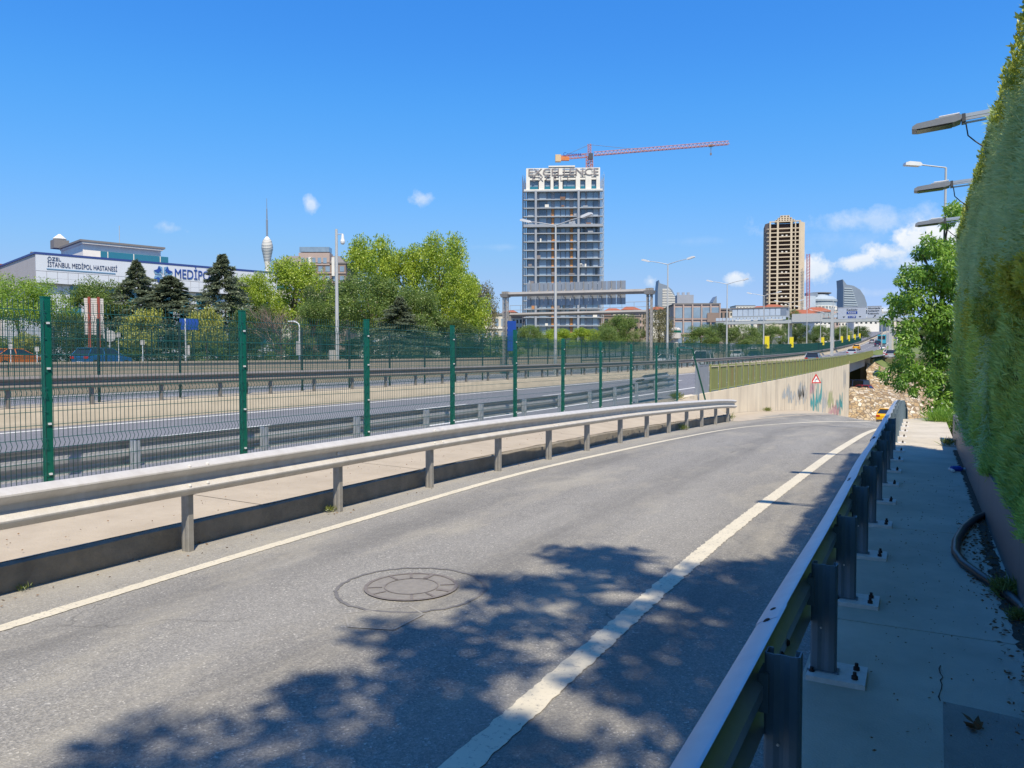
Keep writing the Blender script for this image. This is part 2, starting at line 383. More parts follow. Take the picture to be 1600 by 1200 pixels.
def leaf_mat(name, c1, c2, trans=.35, c3=None):
    """leaf: colour drawn per leaf between two tones, some light passing through"""
    m = bpy.data.materials.new(name); m.use_nodes = True; nt = m.node_tree; N = nt.nodes; L = nt.links; N.clear(); M[name] = m
    o = N.new('ShaderNodeOutputMaterial'); g = N.new('ShaderNodeNewGeometry')
    cr = N.new('ShaderNodeValToRGB'); e = cr.color_ramp.elements; e[0].color = (*c1, 1); e[1].color = (*c2, 1)
    if c3: x = e.new(.93); x.color = (*c3, 1); e[1].position = .9 if e[1].color[0] != c3[0] else e[1].position
    n = N.new('ShaderNodeTexNoise'); n.inputs['Scale'].default_value = .9; n.inputs['Detail'].default_value = 3; L.new(g.outputs['Position'], n.inputs['Vector'])
    ad = N.new('ShaderNodeMath'); ad.operation = 'MULTIPLY_ADD'; ad.inputs[1].default_value = .55; L.new(g.outputs['Random Per Island'], ad.inputs[0])
    mm = N.new('ShaderNodeMath'); mm.operation = 'MULTIPLY_ADD'; mm.inputs[1].default_value = 1.6; mm.inputs[2].default_value = -.6; L.new(n.outputs['Fac'], mm.inputs[0])
    L.new(mm.outputs[0], ad.inputs[2]); L.new(ad.outputs[0], cr.inputs[0])
    d = N.new('ShaderNodeBsdfDiffuse'); t = N.new('ShaderNodeBsdfTranslucent'); gl = N.new('ShaderNodeBsdfGlossy'); gl.inputs['Roughness'].default_value = .45
    L.new(cr.outputs[0], d.inputs['Color'])
    hs = N.new('ShaderNodeHueSaturation'); hs.inputs['Value'].default_value = 1.35; hs.inputs['Hue'].default_value = .48; L.new(cr.outputs[0], hs.inputs['Color']); L.new(hs.outputs[0], t.inputs['Color'])
    mx = N.new('ShaderNodeMixShader'); mx.inputs[0].default_value = trans; L.new(d.outputs[0], mx.inputs[1]); L.new(t.outputs[0], mx.inputs[2])
    gl.inputs['Color'].default_value = (.6, .6, .6, 1)
    m2 = N.new('ShaderNodeMixShader'); m2.inputs[0].default_value = .05; L.new(mx.outputs[0], m2.inputs[1]); L.new(gl.outputs[0], m2.inputs[2])
    L.new(m2.outputs[0], o.inputs[0])
leaf_mat('leaf_bright', (.11, .22, .02), (.46, .56, .06), .42)
leaf_mat('leaf_mid', (.07, .14, .03), (.22, .30, .07), .4)
leaf_mat('leaf_dark', (.05, .10, .03), (.14, .20, .055), .4)
leaf_mat('leaf_yellow', (.20, .25, .045), (.46, .46, .10), .4)
leaf_mat('leaf_olive', (.13, .13, .06), (.24, .22, .10))
leaf_mat('leaf_umbrella', (.12, .24, .03), (.32, .46, .06), .45)
leaf_mat('needle', (.07, .105, .07), (.25, .29, .18), .3)
leaf_mat('twig_brown', (.15, .105, .085), (.25, .18, .145), .05)
leaf_mat('near_leaf', (.06, .17, .02), (.26, .44, .055), .45)
leaf_mat('hedge_low', (.20, .32, .05), (.62, .74, .17), .35)
leaf_mat('hedge_gold_lit', (.16, .24, .03), (.62, .60, .07), .4)  # yellow-green shoots, part of their brightness is sunlight put into the colour
leaf_mat('hedge_tip', (.10, .19, .03), (.46, .48, .06), .35)
leaf_mat('hedge_up', (.36, .48, .20), (.62, .74, .36), .4)
leaf_mat('weed', (.08, .13, .02), (.22, .24, .06), .3)
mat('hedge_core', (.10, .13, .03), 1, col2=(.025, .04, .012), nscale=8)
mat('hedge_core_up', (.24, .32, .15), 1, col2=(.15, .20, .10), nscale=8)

# ------------------------------------------------------------------ mesh helpers
class MB:
    def __init__(s): s.v = []; s.f = []
    def add(s, vs, fs):
        o = len(s.v); s.v += [tuple(v) for v in vs]; s.f += [tuple(i + o for i in f) for f in fs]; return s
    def box(s, c, d, rz=0, taper=1):
        x, y, z = d[0] / 2, d[1] / 2, d[2] / 2; vs = []
        for k, (sx, sy, sz) in enumerate([(-1, -1, -1), (1, -1, -1), (1, 1, -1), (-1, 1, -1), (-1, -1, 1), (1, -1, 1), (1, 1, 1), (-1, 1, 1)]):
            t = taper if sz > 0 else 1
            px, py = sx * x * t, sy * y * t
            vs.append((c[0] + px * cos(rz) - py * sin(rz), c[1] + px * sin(rz) + py * cos(rz), c[2] + sz * z))
        return s.add(vs, [(3, 2, 1, 0), (4, 5, 6, 7), (0, 1, 5, 4), (1, 2, 6, 5), (2, 3, 7, 6), (3, 0, 4, 7)])
    def tube(s, pts, r, n=8, cap=True):
        pts = [Vector(p) for p in pts]; rs = r if isinstance(r, (list, tuple)) else [r] * len(pts)
        vs = []; fs = []
        for i, p in enumerate(pts):
            d = (pts[min(i + 1, len(pts) - 1)] - pts[max(i - 1, 0)]).normalized()
            a = Vector((0, 0, 1)) if abs(d.z) < .9 else Vector((1, 0, 0))
            u = d.cross(a).normalized(); w = d.cross(u).normalized()
            for k in range(n):
                t = 2 * pi * k / n
                vs.append(p + (u * cos(t) + w * sin(t)) * rs[i])
        for i in range(len(pts) - 1):
            for k in range(n):
                a = i * n + k; b = i * n + (k + 1) % n
                fs.append((a, b, b + n, a + n))
        if cap: fs.append(tuple(range(n))); fs.append(tuple(reversed(range((len(pts) - 1) * n, len(pts) * n))))
        return s.add(vs, fs)
    def bar(s, a, b, w): return s.tube([a, b], w * .7, 4)
    def prism(s, poly, d0, d1, frame):
        """poly 2D, extruded from d0 to d1; frame(u,v,d)->xyz"""
        n = len(poly); vs = [frame(u, v, d0) for u, v in poly] + [frame(u, v, d1) for u, v in poly]
        fs = [tuple(range(n)), tuple(reversed(range(n, 2 * n)))] + [(i, i + n, (i + 1) % n + n, (i + 1) % n) for i in range(n)]
        return s.add(vs, fs)
    def lathe(s, prof, c=(0, 0, 0), n=16):
        vs = []; fs = []
        for (r, z) in prof:
            for k in range(n): vs.append((c[0] + r * cos(2 * pi * k / n), c[1] + r * sin(2 * pi * k / n), c[2] + z))
        for i in range(len(prof) - 1):
            for k in range(n):
                a = i * n + k; b = i * n + (k + 1) % n
                fs.append((a, b, b + n, a + n))
        fs.append(tuple(reversed(range(n)))); fs.append(tuple(range((len(prof) - 1) * n, len(prof) * n)))
        return s.add(vs, fs)
    def mesh(s, name, m, smooth=False):
        me = bpy.data.meshes.new(name); me.from_pydata(s.v, [], s.f)
        me.materials.append(M[m]); me.validate()
        bm = bmesh.new(); bm.from_mesh(me); bmesh.ops.recalc_face_normals(bm, faces=bm.faces); bm.to_mesh(me); bm.free()
        if smooth:
            for p in me.polygons: p.use_smooth = True
            try: me.set_sharp_from_angle(angle=R(40))
            except Exception: pass
        return me
    def build(s, name, m, parent=None, loc=None, rot=None, smooth=False):
        return put(name, s.mesh(name, m, smooth), parent, loc, rot)

def put(name, data, parent=None, loc=None, rot=None, scale=None):
    o = bpy.data.objects.new(name, data); C.objects.link(o)
    if parent is not None: o.parent = parent
    if loc is not None: o.location = loc
    if rot is not None: o.rotation_euler = rot
    if scale is not None: o.scale = scale
    return o
def thing(name, label, cat, loc=(0, 0, 0), rz=0, group=None):
    o = put(name, None, None, loc, (0, 0, rz)); o.empty_display_size = .2
    return tag(o, label, cat, group)
def tag(o, label, cat, group=None):
    o['label'] = label; o['category'] = cat
    if group: o['group'] = group
    return o
def struct(o, label=None):
    o['kind'] = 'structure'
    if label: o['label'] = label
    return o
def B(*a, **k): return MB().box(*a, **k)
def text(s, name, m, size, parent, loc, rot, ext=.02, ax='LEFT', sx=1.0):
    cu = bpy.data.curves.new(name, 'FONT'); cu.body = s; cu.size = size; cu.extrude = ext; cu.align_x = ax; cu.align_y = 'CENTER'
    cu.materials.append(M[m]); cu.resolution_u = 3
    o = bpy.data.objects.new('tmp_text', cu); C.objects.link(o); bpy.context.view_layer.update()
    me = bpy.data.meshes.new_from_object(o.evaluated_get(bpy.context.evaluated_depsgraph_get())); bpy.data.objects.remove(o)
    if not me.materials: me.materials.append(M[m])
    return put(name, me, parent, loc, rot, (sx, 1, 1))
def copy_tree(o, parent=None):
    c = o.copy(); C.objects.link(c); c.parent = parent
    for ch in list(o.children): copy_tree(ch, c)
    return c
def grid_mesh(name, xs, ys, zf, m, uvdepth=None):
    X, Y = np.meshgrid(xs, ys); Z = np.vectorize(zf)(X, Y)
    co = np.stack([X, Y, Z], -1).reshape(-1, 3)
    nx = len(xs); f = [(j * nx + i, j * nx + i + 1, (j + 1) * nx + i + 1, (j + 1) * nx + i) for j in range(len(ys) - 1) for i in range(nx - 1)]
    me = bpy.data.meshes.new(name); me.from_pydata(co.tolist(), [], f); me.materials.append(M[m])
    return me
def quads_mesh(name, P, m):
    """P: (n,4,3) array of quads"""
    n = len(P); me = bpy.data.meshes.new(name)
    me.vertices.add(n * 4); me.vertices.foreach_set('co', P.reshape(-1).astype(np.float32))
    me.loops.add(n * 4); me.loops.foreach_set('vertex_index', np.arange(n * 4, dtype=np.int32))
    me.polygons.add(n); me.polygons.foreach_set('loop_start', np.arange(0, n * 4, 4, dtype=np.int32))
    try: me.polygons.foreach_set('loop_total', np.full(n, 4, dtype=np.int32))
    except Exception: pass
    me.update(calc_edges=True); me.materials.append(M[m]); return me
def unit(v): return v / (np.linalg.norm(v, axis=1, keepdims=True) + 1e-9)
def leaves(P, D, length, width, jitter=.6, r=None, N=None, nj=.55):
    """leaf quads at points P pointing along D (n,3), kite shaped"""
    r = r or rng
    n = len(P); D = unit(D + r.normal(0, jitter, (n, 3)))
    A = unit(np.cross(D, r.normal(0, 1, (n, 3)) if N is None else unit(N) + r.normal(0, nj, (n, 3))))
    l = length * r.uniform(.65, 1.3, (n, 1)); w = width * r.uniform(.7, 1.3, (n, 1))
    return np.stack([P, P + D * l * .5 + A * w * .5, P + D * l, P + D * l * .5 - A * w * .5], 1)
def blob_points(blobs, n, shell=.55, squash=1.0):
    """points spread through a set of spheres (x,y,z,r), weighted to the shells"""
    b = np.array(blobs, float); w = b[:, 3] ** 2; idx = rng.choice(len(b), n, p=w / w.sum())
    d = unit(rng.normal(0, 1, (n, 3))); rad = rng.uniform(shell ** 3, 1, (n, 1)) ** (1 / 3)
    rad = rad * (1 + .18 * np.sin(d[:, :1] * 9 + b[idx, :1] * 3) * np.cos(d[:, 2:3] * 8))
    return b[idx, :3] + d * rad * b[idx, 3:4] * np.array([1, 1, squash]), d

# ------------------------------------------------------------------ levels of the ground
def g(Y):
    if Y <= 0: return 0
    if Y <= 320: return 7.5e-5 * Y * Y
    if Y <= 560: return 7.68 + .048 * (Y - 320)
    return 19.2 + 3 * (1 - math.exp(-(Y - 560) / 80))
def hw(Y): return .2 + g(Y)                                    # highway surface
LY = [-50, 10, 12.6, 16.8, 20.5, 28.9, 39.8, 55.7, 70, 89, 110, 400]
LZ = [0, 0, -.03, -.10, -.22, -.52, -.9, -1.75, -3.1, -4.85, -6.2, -6.4]
RY = [-50, 21, 24, 27, 30, 40, 60, 89, 110, 400]
RZ = [0, 0, -.12, -.40, -.72, -1.62, -3.1, -4.85, -6.2, -6.4]
def smooth_interp(y, A, Bz, w=1.2):
    return sum(np.interp(y + d, A, Bz) for d in (-w, -w / 2, 0, w / 2, w)) / 5
def zr(X, Y):
    t = min(1, max(0, (X + 6.1) / 5.6))
    return float(smooth_interp(Y, LY, LZ) * (1 - t) + smooth_interp(Y, RY, RZ) * t)
WALLX = -7.75

# ground sheet
def ground_z(X, Y):
    base = g(Y) if Y < 900 else g(900)
    if X <= -32.95: return base + .95
    if X < WALLX - .05:
        if -21.05 < X and 104.5 < Y < 160: return -8.5
        return base - .25
    if Y < 22.5:
        return -.35 if X < .75 else .35
    if Y < 172:
        d = min(1, max(0, (X - 6) / 26))
        low = float(np.interp(Y, RY, RZ)) - .35
        return low * (1 - d) + (base + .2) * d
    return base - .3
xs = sorted(set([-3500, -2000, -1200, -800, -600, -450, -350, -260, -200, -160, -130, -105, -85, -70, -58, -50, -44, -38, -33, -32.9, -26, -21.1, -21, -14, -10, WALLX - .1, WALLX, -5, -2, .7, .8, 3, 6, 10, 16, 22, 32, 50, 90, 160, 300, 600, 1200, 2500, 4000]))
ys = [-400, -150, -60, -30, -15, -5, 0, 5, 10, 15, 20, 22.4, 22.6, 25, 28, 32, 36, 40, 45, 50, 55, 60, 65, 70, 76, 82, 89, 95, 102, 104.4, 104.6, 110, 120, 130, 140, 150, 159.9, 160.1, 165, 171.9, 172.1, 180, 200, 220, 245, 270, 300, 330, 370, 420, 480, 540, 560, 600, 660, 760, 900, 1300, 2000, 3500, 6000]
struct(put('ground', grid_mesh('ground', xs, ys, ground_z, 'ground')))

# ramp road
def ramp_right(Y): return -.50 if Y < 24 else -.50 + min(9, (Y - 24) ** 1.6 * .012)
ysr = list(np.arange(-12, 24, 1.0)) + list(np.arange(24, 60, 1.5)) + list(np.arange(60, 126, 3))
def strip(name, left, right, ys_, zf, m, nx=2, dz=0, thick=None):
    vs = []; fs = []
    for Y in ys_:
        a, b = left(Y), right(Y)
        for i in range(nx):
            X = a + (b - a) * i / (nx - 1); vs.append((X, Y, zf(X, Y) + dz))
    for j in range(len(ys_) - 1):
        for i in range(nx - 1):
            k = j * nx + i; fs.append((k, k + 1, k + 1 + nx, k + nx))
    return put(name, MB().add(vs, fs).mesh(name, m))
def lft(Y): return -6.2 if Y < 28.6 else -7.74
struct(strip('ramp_road', lambda Y: -6.2 if Y < 28.6 else -7.7, ramp_right, ysr, zr, 'asphalt_ramp', 9))
# pale concrete shoulder beyond the rail end
def shoulder_r(Y): return float(np.interp(Y, [28, 40, 60, 90], [-5.9, -5.3, -4.9, -4.6]))
struct(strip('concrete_shoulder', lambda Y: -7.72, shoulder_r, list(np.arange(28.9, 100, 2.0)), zr, 'concrete_slab', 3, .006))
def lineL(Y): return float(smooth_interp(Y, [-12, 0, 3, 5, 10.5, 12.7, 15.7, 21, 26, 32, 45, 80], [-5.2, -5.3, -5.42, -5.5, -5.56, -5.47, -5.27, -4.98, -4.55, -4.1, -3.2, -2], 1))
def lineR(Y): return float(smooth_interp(Y, [-12, 7, 9.7, 15.8, 20, 24, 30, 45, 80], [-1.77, -1.77, -1.69, -1.46, -1.2, -.89, -.3, 1, 5], 1))
yl = list(np.arange(-12, 80, .8))
ylr = list(np.arange(-3, 14, .035)) + list(np.arange(14, 80, .8)); rj = random.Random(4)
def rag(Y): return (rj.gauss(0, .0028) + .003 * sin(Y * 31) * sin(Y * 7.3)) if Y < 14 else 0
struct(strip('road_marking', lambda Y: lineL(Y) - .065 + rag(Y), lambda Y: lineL(Y) + .065 + rag(Y), ylr, zr, 'paint_line', 2, .005), 'white edge line on the left side of the ramp')
struct(strip('road_marking', lambda Y: lineR(Y) - .08 + rag(Y) * 1.6, lambda Y: lineR(Y) + .08 + rag(Y) * 1.6, ylr, zr, 'paint_line', 2, .005), 'white edge line on the right side of the ramp')

# kerb and concrete verge left of the ramp
def verge_z(X, Y):
    t = min(1, max(0, (-6.2 - X) / 1.5)); return (.235 + zr(-6.2, Y)) * (1 - t) + (.26 + g(Y)) * t
yv = list(np.arange(-12, 29.01, .5))
ve = lambda Y: -6.2 + .012 * sin(Y * 5.3) + .01 * sin(Y * 13.1)
vg = strip('concrete_verge', lambda Y: -8.25, lambda Y: ve(Y) - .02, yv, lambda X, Y: verge_z(X, Y) - .03, 'concrete_kerb', 6); struct(vg)
for a in np.arange(-12, 29, 3.0):
    b = min(a + 3, 29.0)
    if b - a < .3: continue
    strip('concrete_slab', lambda Y: -8.25, lambda Y: ve(Y) - .035 - .012 * abs(sin(Y * 9)), list(np.linspace(a + .008, b - .008, 13)), verge_z, 'concrete_slab', 6).parent = vg
mb = MB(); vs = []; fs = []
for i, Y in enumerate(yv):
    e = -6.2 + .012 * sin(Y * 5.3) + .01 * sin(Y * 13.1)
    zt = verge_z(e, Y); zb = zr(-6.2, Y) - .1
    vs += [(e - .05, Y, zt - .003), (e + .002, Y, zt - .022 - .02 * (rnd.random() ** 3)), (-6.195, Y, zb)]
for i in range(len(yv) - 1):
    for k in range(2): a = i * 3 + k; fs.append((a, a + 1, a + 4, a + 3))
vs2 = [(-8.25, 29, -1), (-6.2, 29, -1), (-6.2, 29, verge_z(-6.2, 29)), (-8.25, 29, verge_z(-8.25, 29))]
struct(mb.add(vs, fs).add(vs2, [(0, 1, 2, 3)]).build('kerb', 'concrete_kerb'))

# sidewalk of separate slabs on the right
sw = struct(B((.06, 8.2, -.0), (1.1, 29.0, .36)).build('sidewalk', 'concrete_walk_dark', loc=(0, 0, 0)))
joints = [-6.9, -3.9, -.9, 2.1, 5.1, 8.1, 11.1, 14.1, 17.1, 20.1, 22.9]
for a, b in zip(joints[:-1], joints[1:]):
    B((.055, (a + b) / 2, .1915), (1.12, (b - a) - .014, .018)).build('concrete_slab', 'concrete_walk', sw)
# worn dark strip where an old path was cut, small crumbs
mbp = MB(); mbp.add([(.12, 1.2, .2045), (.62, 1.2, .2045), (.62, 3.98, .2045), (.40, 4.05, .2045), (.12, 4.08, .2045), (.10, 2.9, .2045)], [(0, 1, 2, 3, 4, 5)])
struct(mbp.build('asphalt_patch', 'concrete_walk_dark'), 'dark worn patch in the sidewalk concrete')

# steps down at the sidewalk's end
st = thing('steps', 'concrete steps going down behind the end of the sidewalk', 'steps', (0, 22.72, 0))
for k in range(9):
    B((.06, .17 + .3 * k, .12 - .17 * (k + 1) - .4), (1.1, .3, .8)).build('step', 'concrete_walk', st)
hr = thing('handrail', 'grey metal handrail beside the steps below the sidewalk end', 'handrail', (.0, 23, 0))
for k in range(12):
    y = .3 + k * .3; MB().tube([(.30 + .05 * k, y, -.9 - .16 * k), (.30 + .05 * k, y, .35 - .16 * k + .05)], .012, 6).build('baluster', 'pole_grey', hr)
MB().tube([(.3, .3, .4), (.3 + .55, 3.6, .4 - 1.76)], .02, 6).build('top_rail', 'pole_grey', hr)

# highway surfaces
yh = list(np.arange(-30, 160, 5.0)) + list(np.arange(160, 700, 10.0))
hz = lambda X, Y: hw(Y)
def hw_right(Y): return -8.15 if Y < 150 else -8.15 + min(9.5, (Y - 150) * .085)
struct(strip('highway_road', lambda Y: -17.9, hw_right, yh, hz, 'asphalt_road', 3))
struct(strip('highway_road', lambda Y: -32.7, lambda Y: -20.0, yh, hz, 'asphalt_road', 3), 'far carriageway beyond the median')
def line_strip(x, w, label): struct(strip('road_marking', lambda Y: x - w / 2, lambda Y: x + w / 2, yh, hz, 'paint_far', 2, .006), label)
line_strip(-17.25, .16, 'white edge line beside the median'); yh_keep = yh; yh = [y for y in np.arange(15, 160, 5.0)] + [y for y in yh if y >= 160]; line_strip(-10.2, .16, 'white edge line on the near side of the highway'); yh = yh_keep
line_strip(-20.7, .16, 'white edge line of the far carriageway'); line_strip(-31.6, .16, 'outer white line of the far carriageway')
dash = MB()
for x in (-13.7, -24.2, -27.9):
    for k in range(-3, 45):
        y0 = 1.5 + k * 9.0
        dash.add([(x - .07, y0, hw(y0) + .006), (x + .07, y0, hw(y0) + .006), (x + .07, y0 + 3, hw(y0 + 3) + .006), (x - .07, y0 + 3, hw(y0 + 3) + .006)], [(0, 1, 2, 3)])
struct(dash.build('road_marking', 'paint_far'), 'broken white lane lines on the highway')

# median barrier base (sloped face)
med = MB(); prof = [(-17.85, -.1), (-17.95, .12), (-18.15, .42), (-18.2, .45), (-19.75, .45), (-19.8, .42), (-19.95, .12), (-20.05, -.1)]
vs = []; fs = []
for Y in yh:
    for (x, z) in prof: vs.append((x, Y, hw(Y) + z))
n = len(prof)
for j in range(len(yh) - 1):
    for i in range(n - 1): a = j * n + i; fs.append((a, a + 1, a + 1 + n, a + n))
struct(med.add(vs, fs).build('median_kerb', 'concrete_median'))

# low wall beyond the far carriageway, in cast segments
fw = thing('roadside_wall', 'low beige concrete wall running along the far side of the highway', 'wall', (-33, 0, 0))
k = 0
for Y in range(-24, 150, 6):
    h = 1.32 if Y < 78 else 1.0
    mbw = MB(); z0, z1 = hw(Y), hw(Y + 6)
    for (xa, xb, ha, hb) in ((-.2, .2, -.3, h), (-.26, .26, h, h + .1)):
        ya, yb = Y + .015, Y + 5.985
        mbw.add([(xa, ya, z0 + ha), (xb, ya, z0 + ha), (xb, yb, z1 + ha), (xa, yb, z1 + ha), (xa, ya, z0 + hb), (xb, ya, z0 + hb), (xb, yb, z1 + hb), (xa, yb, z1 + hb)],
                [(3, 2, 1, 0), (4, 5, 6, 7), (0, 1, 5, 4), (1, 2, 6, 5), (2, 3, 7, 6), (3, 0, 4, 7)])
    mbw.build('wall_segment', 'concrete_far_wall', fw)
# frontage road beyond the wall
struct(strip('frontage_road', lambda Y: -64, lambda Y: -41, yh, lambda X, Y: g(Y) + .95 + .02, 'asphalt_road', 2))
struct(strip('frontage_pavement', lambda Y: -41, lambda Y: -38.5, yh, lambda X, Y: g(Y) + .95 + .1, 'concrete_pale', 2))

# ------------------------------------------------------------------ guard rails
WP = [(.0, .157), (.010, .155), (.072, .124), (.086, .112), (.088, .099), (.080, .086), (.012, .036), (.0, .026), (.0, -.022), (.012, -.030), (.074, -.066), (.088, -.078), (.088, -.092), (.078, -.106), (.008, -.150), (.0, -.155)]
def beam_mesh(path, side, m, name='rail_beam', t=.004, lift=0):
    """W section swept along path [(x,y,z)], side=+1: waves toward +X"""
    vs = []; fs = []; n = len(WP)
    for (x, y, z) in path:
        for (d, h) in WP: vs.append((x + side * (d + lift), y, z + h))
    for (x, y, z) in path:
        for (d, h) in WP: vs.append((x + side * (d - t + lift), y, z + h))
    q = len(path) * n
    for j in range(len(path) - 1):
        for i in range(n - 1):
            a = j * n + i; fs.append((a, a + 1, a + 1 + n, a + n)); fs.append((a + q, a + n + q, a + 1 + n + q, a + 1 + q))
        for i in (0, n - 1): a = j * n + i; fs.append((a, a + n, a + n + q, a + q))
    for j in (0, len(path) - 1):
        for i in range(n - 1): a = j * n + i; fs.append((a, a + 1, a + 1 + q, a + q))
    return MB().add(vs, fs).mesh(name, m, smooth=True)
def sigma_post(h, w=.12, d=.055, t=.005, below=.0):
    """open sigma section: wavy web facing -Y, flanges running to +Y"""
    out = [(-w / 2 + .022, d - .0), (-w / 2, d), (-w / 2, .006), (-w / 2 + .008, 0), (-w * .22, -.003), (-w * .06, .003), (w * .06, .003), (w * .22, -.003), (w / 2 - .008, 0), (w / 2, .006), (w / 2, d), (w / 2 - .022, d)]
    inn = [(-w / 2 + .022, d - t), (-w / 2 + t, d - t), (-w / 2 + t, t + .004), (-w / 2 + .01, t), (-w * .22, t - .003), (-w * .06, .003 + t), (w * .06, .003 + t), (w * .22, t - .003), (w / 2 - .01, t), (w / 2 - t, t + .004), (w / 2 - t, d - t), (w / 2 - .022, d - t)]
    n = len(out); mb = MB(); vs = []
    for z in (-below, h):
        vs += [(x, y, z) for x, y in out] + [(x, y, z) for x, y in inn]
    fs = []
    q = 2 * n
    for i in range(n - 1):
        fs += [(i, i + 1, i + 1 + q, i + q), (i + n, i + n + q, i + 1 + n + q, i + 1 + n), (i + q, i + 1 + q, i + 1 + n + q, i + n + q)]
    fs += [(0, q, q + n, n), (n - 1, 2 * n - 1, q + 2 * n - 1, q + n - 1)]
    return mb.add(vs, fs)

def bolt_mesh(r=.014, h=.012, m='rust_bolt'):
    return MB().lathe([(r * 1.25, 0), (r * 1.25, .002), (r, .004), (r * .9, h), (r * .4, h + .003)], n=8).mesh('bolt', m)
BOLT_X = bolt_mesh(.013, .008, 'plate_metal'); BOLT_R = bolt_mesh(.013, .008, 'rust_bolt')

# left rail of the ramp, seen from its traffic side
lr = thing('guardrail', 'dusty steel guardrail along the left side of the ramp, before the concrete kerb', 'guardrail', (-6.05, 0, 0))
def lrx(Y): return float(np.interp(Y, [-20, 9, 12.5, 15, 20, 29], [-.03, 0, .10, .14, .10, -.05]))
def lrz(Y):
    e = max(0, Y - 25.5) / 3.4
    return zr(-6.05, Y) + .695 - .05 * e * e
pm = sigma_post(.68, .10, .06, .006).mesh('post', 'galv_post'); pm_short = pm
py_ = 4.87
ypost = [py_ + 2.0 * k * .985 for k in range(-5, 9)] 
ypost = [4.87 - 1.98 * k for k in (4, 3, 2, 1)] + [4.87, 6.98, 8.9, 10.79, 12.6, 14.35, 16.3, 18.25, 20.2, 22.1, 24.0, 26.0, 28.0]
for y in ypost:
    put('post', pm, lr, (lrx(y) - .0, y, zr(-6.05, y) - .02 + 0.0))
edges = [ypost[i] + .05 for i in range(0, len(ypost), 2)]; edges[0] = -4; edges[-1] = 28.75
for i, (a, b) in enumerate(zip(edges[:-1], edges[1:])):
    nseg = 5; pth = []
    aa = a - .16
    for k in range(nseg + 1):
        y = aa + (b + .16 - aa) * k / nseg; pth.append((lrx(y) + .07, y, lrz(y)))
    put('rail_beam', beam_mesh(pth, 1, 'galv_dusty' if i % 2 else 'galv_dusty', lift=.003 * (i % 2)), lr)
    for dy in (-.1, .1):
        for hz_ in (.105, -.075):
            put('bolt', BOLT_X, lr, (lrx(b) + .07 + .075, b + dy, lrz(b) + hz_ + .02), (0, R(50 if hz_ > 0 else 60), 0))
    put('bolt', BOLT_X, lr, (lrx((a + b) / 2) + .075, (a + b) / 2, lrz((a + b) / 2)), (0, R(90), 0), (1.3, 1.3, 1))

# right rail beside the sidewalk, seen from behind
rr = thing('guardrail', 'steel guardrail on bolted base plates between the ramp and the shaded sidewalk', 'guardrail', (-.41, 0, 0))
def rz_(Y): return .20 + min(0, zr(-.5, Y)) if Y > 20 else .20
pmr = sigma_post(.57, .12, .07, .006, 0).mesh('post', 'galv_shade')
plm = B((0, 0, .013), (.27, .25, .026)).mesh('base_plate', 'plate_metal')
nut = MB().tube([(0, 0, .016), (0, 0, .060)], .011, 8); nut.lathe([(.022, .016), (.022, .019), (.0215, .019), (.019, .02), (.019, .038), (.016, .040)], n=6)
nutm = nut.mesh('anchor_bolt', 'rust_bolt')
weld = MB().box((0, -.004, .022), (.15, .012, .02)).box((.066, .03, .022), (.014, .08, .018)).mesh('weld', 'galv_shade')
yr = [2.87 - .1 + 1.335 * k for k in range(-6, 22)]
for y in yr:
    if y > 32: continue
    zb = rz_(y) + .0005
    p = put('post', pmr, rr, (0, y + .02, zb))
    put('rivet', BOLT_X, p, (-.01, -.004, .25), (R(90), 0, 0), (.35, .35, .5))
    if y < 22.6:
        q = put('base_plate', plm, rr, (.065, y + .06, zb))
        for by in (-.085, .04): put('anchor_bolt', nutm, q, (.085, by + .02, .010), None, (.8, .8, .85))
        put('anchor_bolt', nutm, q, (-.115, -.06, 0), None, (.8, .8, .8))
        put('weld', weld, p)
segs = [-6.5, -2.5, 1.55, 3.15, 7.1, 11.1, 15.1, 19.1, 23.1, 27.1, 31]
for i, (a, b) in enumerate(zip(segs[:-1], segs[1:])):
    pth = []
    for k in range(6):
        y = a + (b + .17 - a) * k / 5
        x = -.062 - .004 * sin(y * .8) - .012 * (i == 4) * sin(k * 1.1)
        pth.append((x, y, rz_(y) + .43 + .004 * sin(y * 2.1)))
    put('rail_beam', beam_mesh(pth, -1, 'galv_bright', lift=.004 * (i % 2)), rr)
    for dy in (.05, .15) if i != 2 else (.02, .17):
        for (dd, hh, ang) in ((.045, .126, -38),):
            put('bolt', BOLT_R, rr, (-.062 - dd - .003, b + dy - .02, rz_(b) + .43 + hh + .004), (0, R(ang), 0), (1.35, 1.35, 1.2))
        put('bolt', BOLT_R, rr, (-.058, b + dy, rz_(b) + .43), (0, R(90), 0))
# spacers between posts and beam
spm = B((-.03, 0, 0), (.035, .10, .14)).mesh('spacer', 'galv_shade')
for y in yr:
    if y < 30: put('spacer', spm, rr, (-.03, y + .055, rz_(y) + .43))

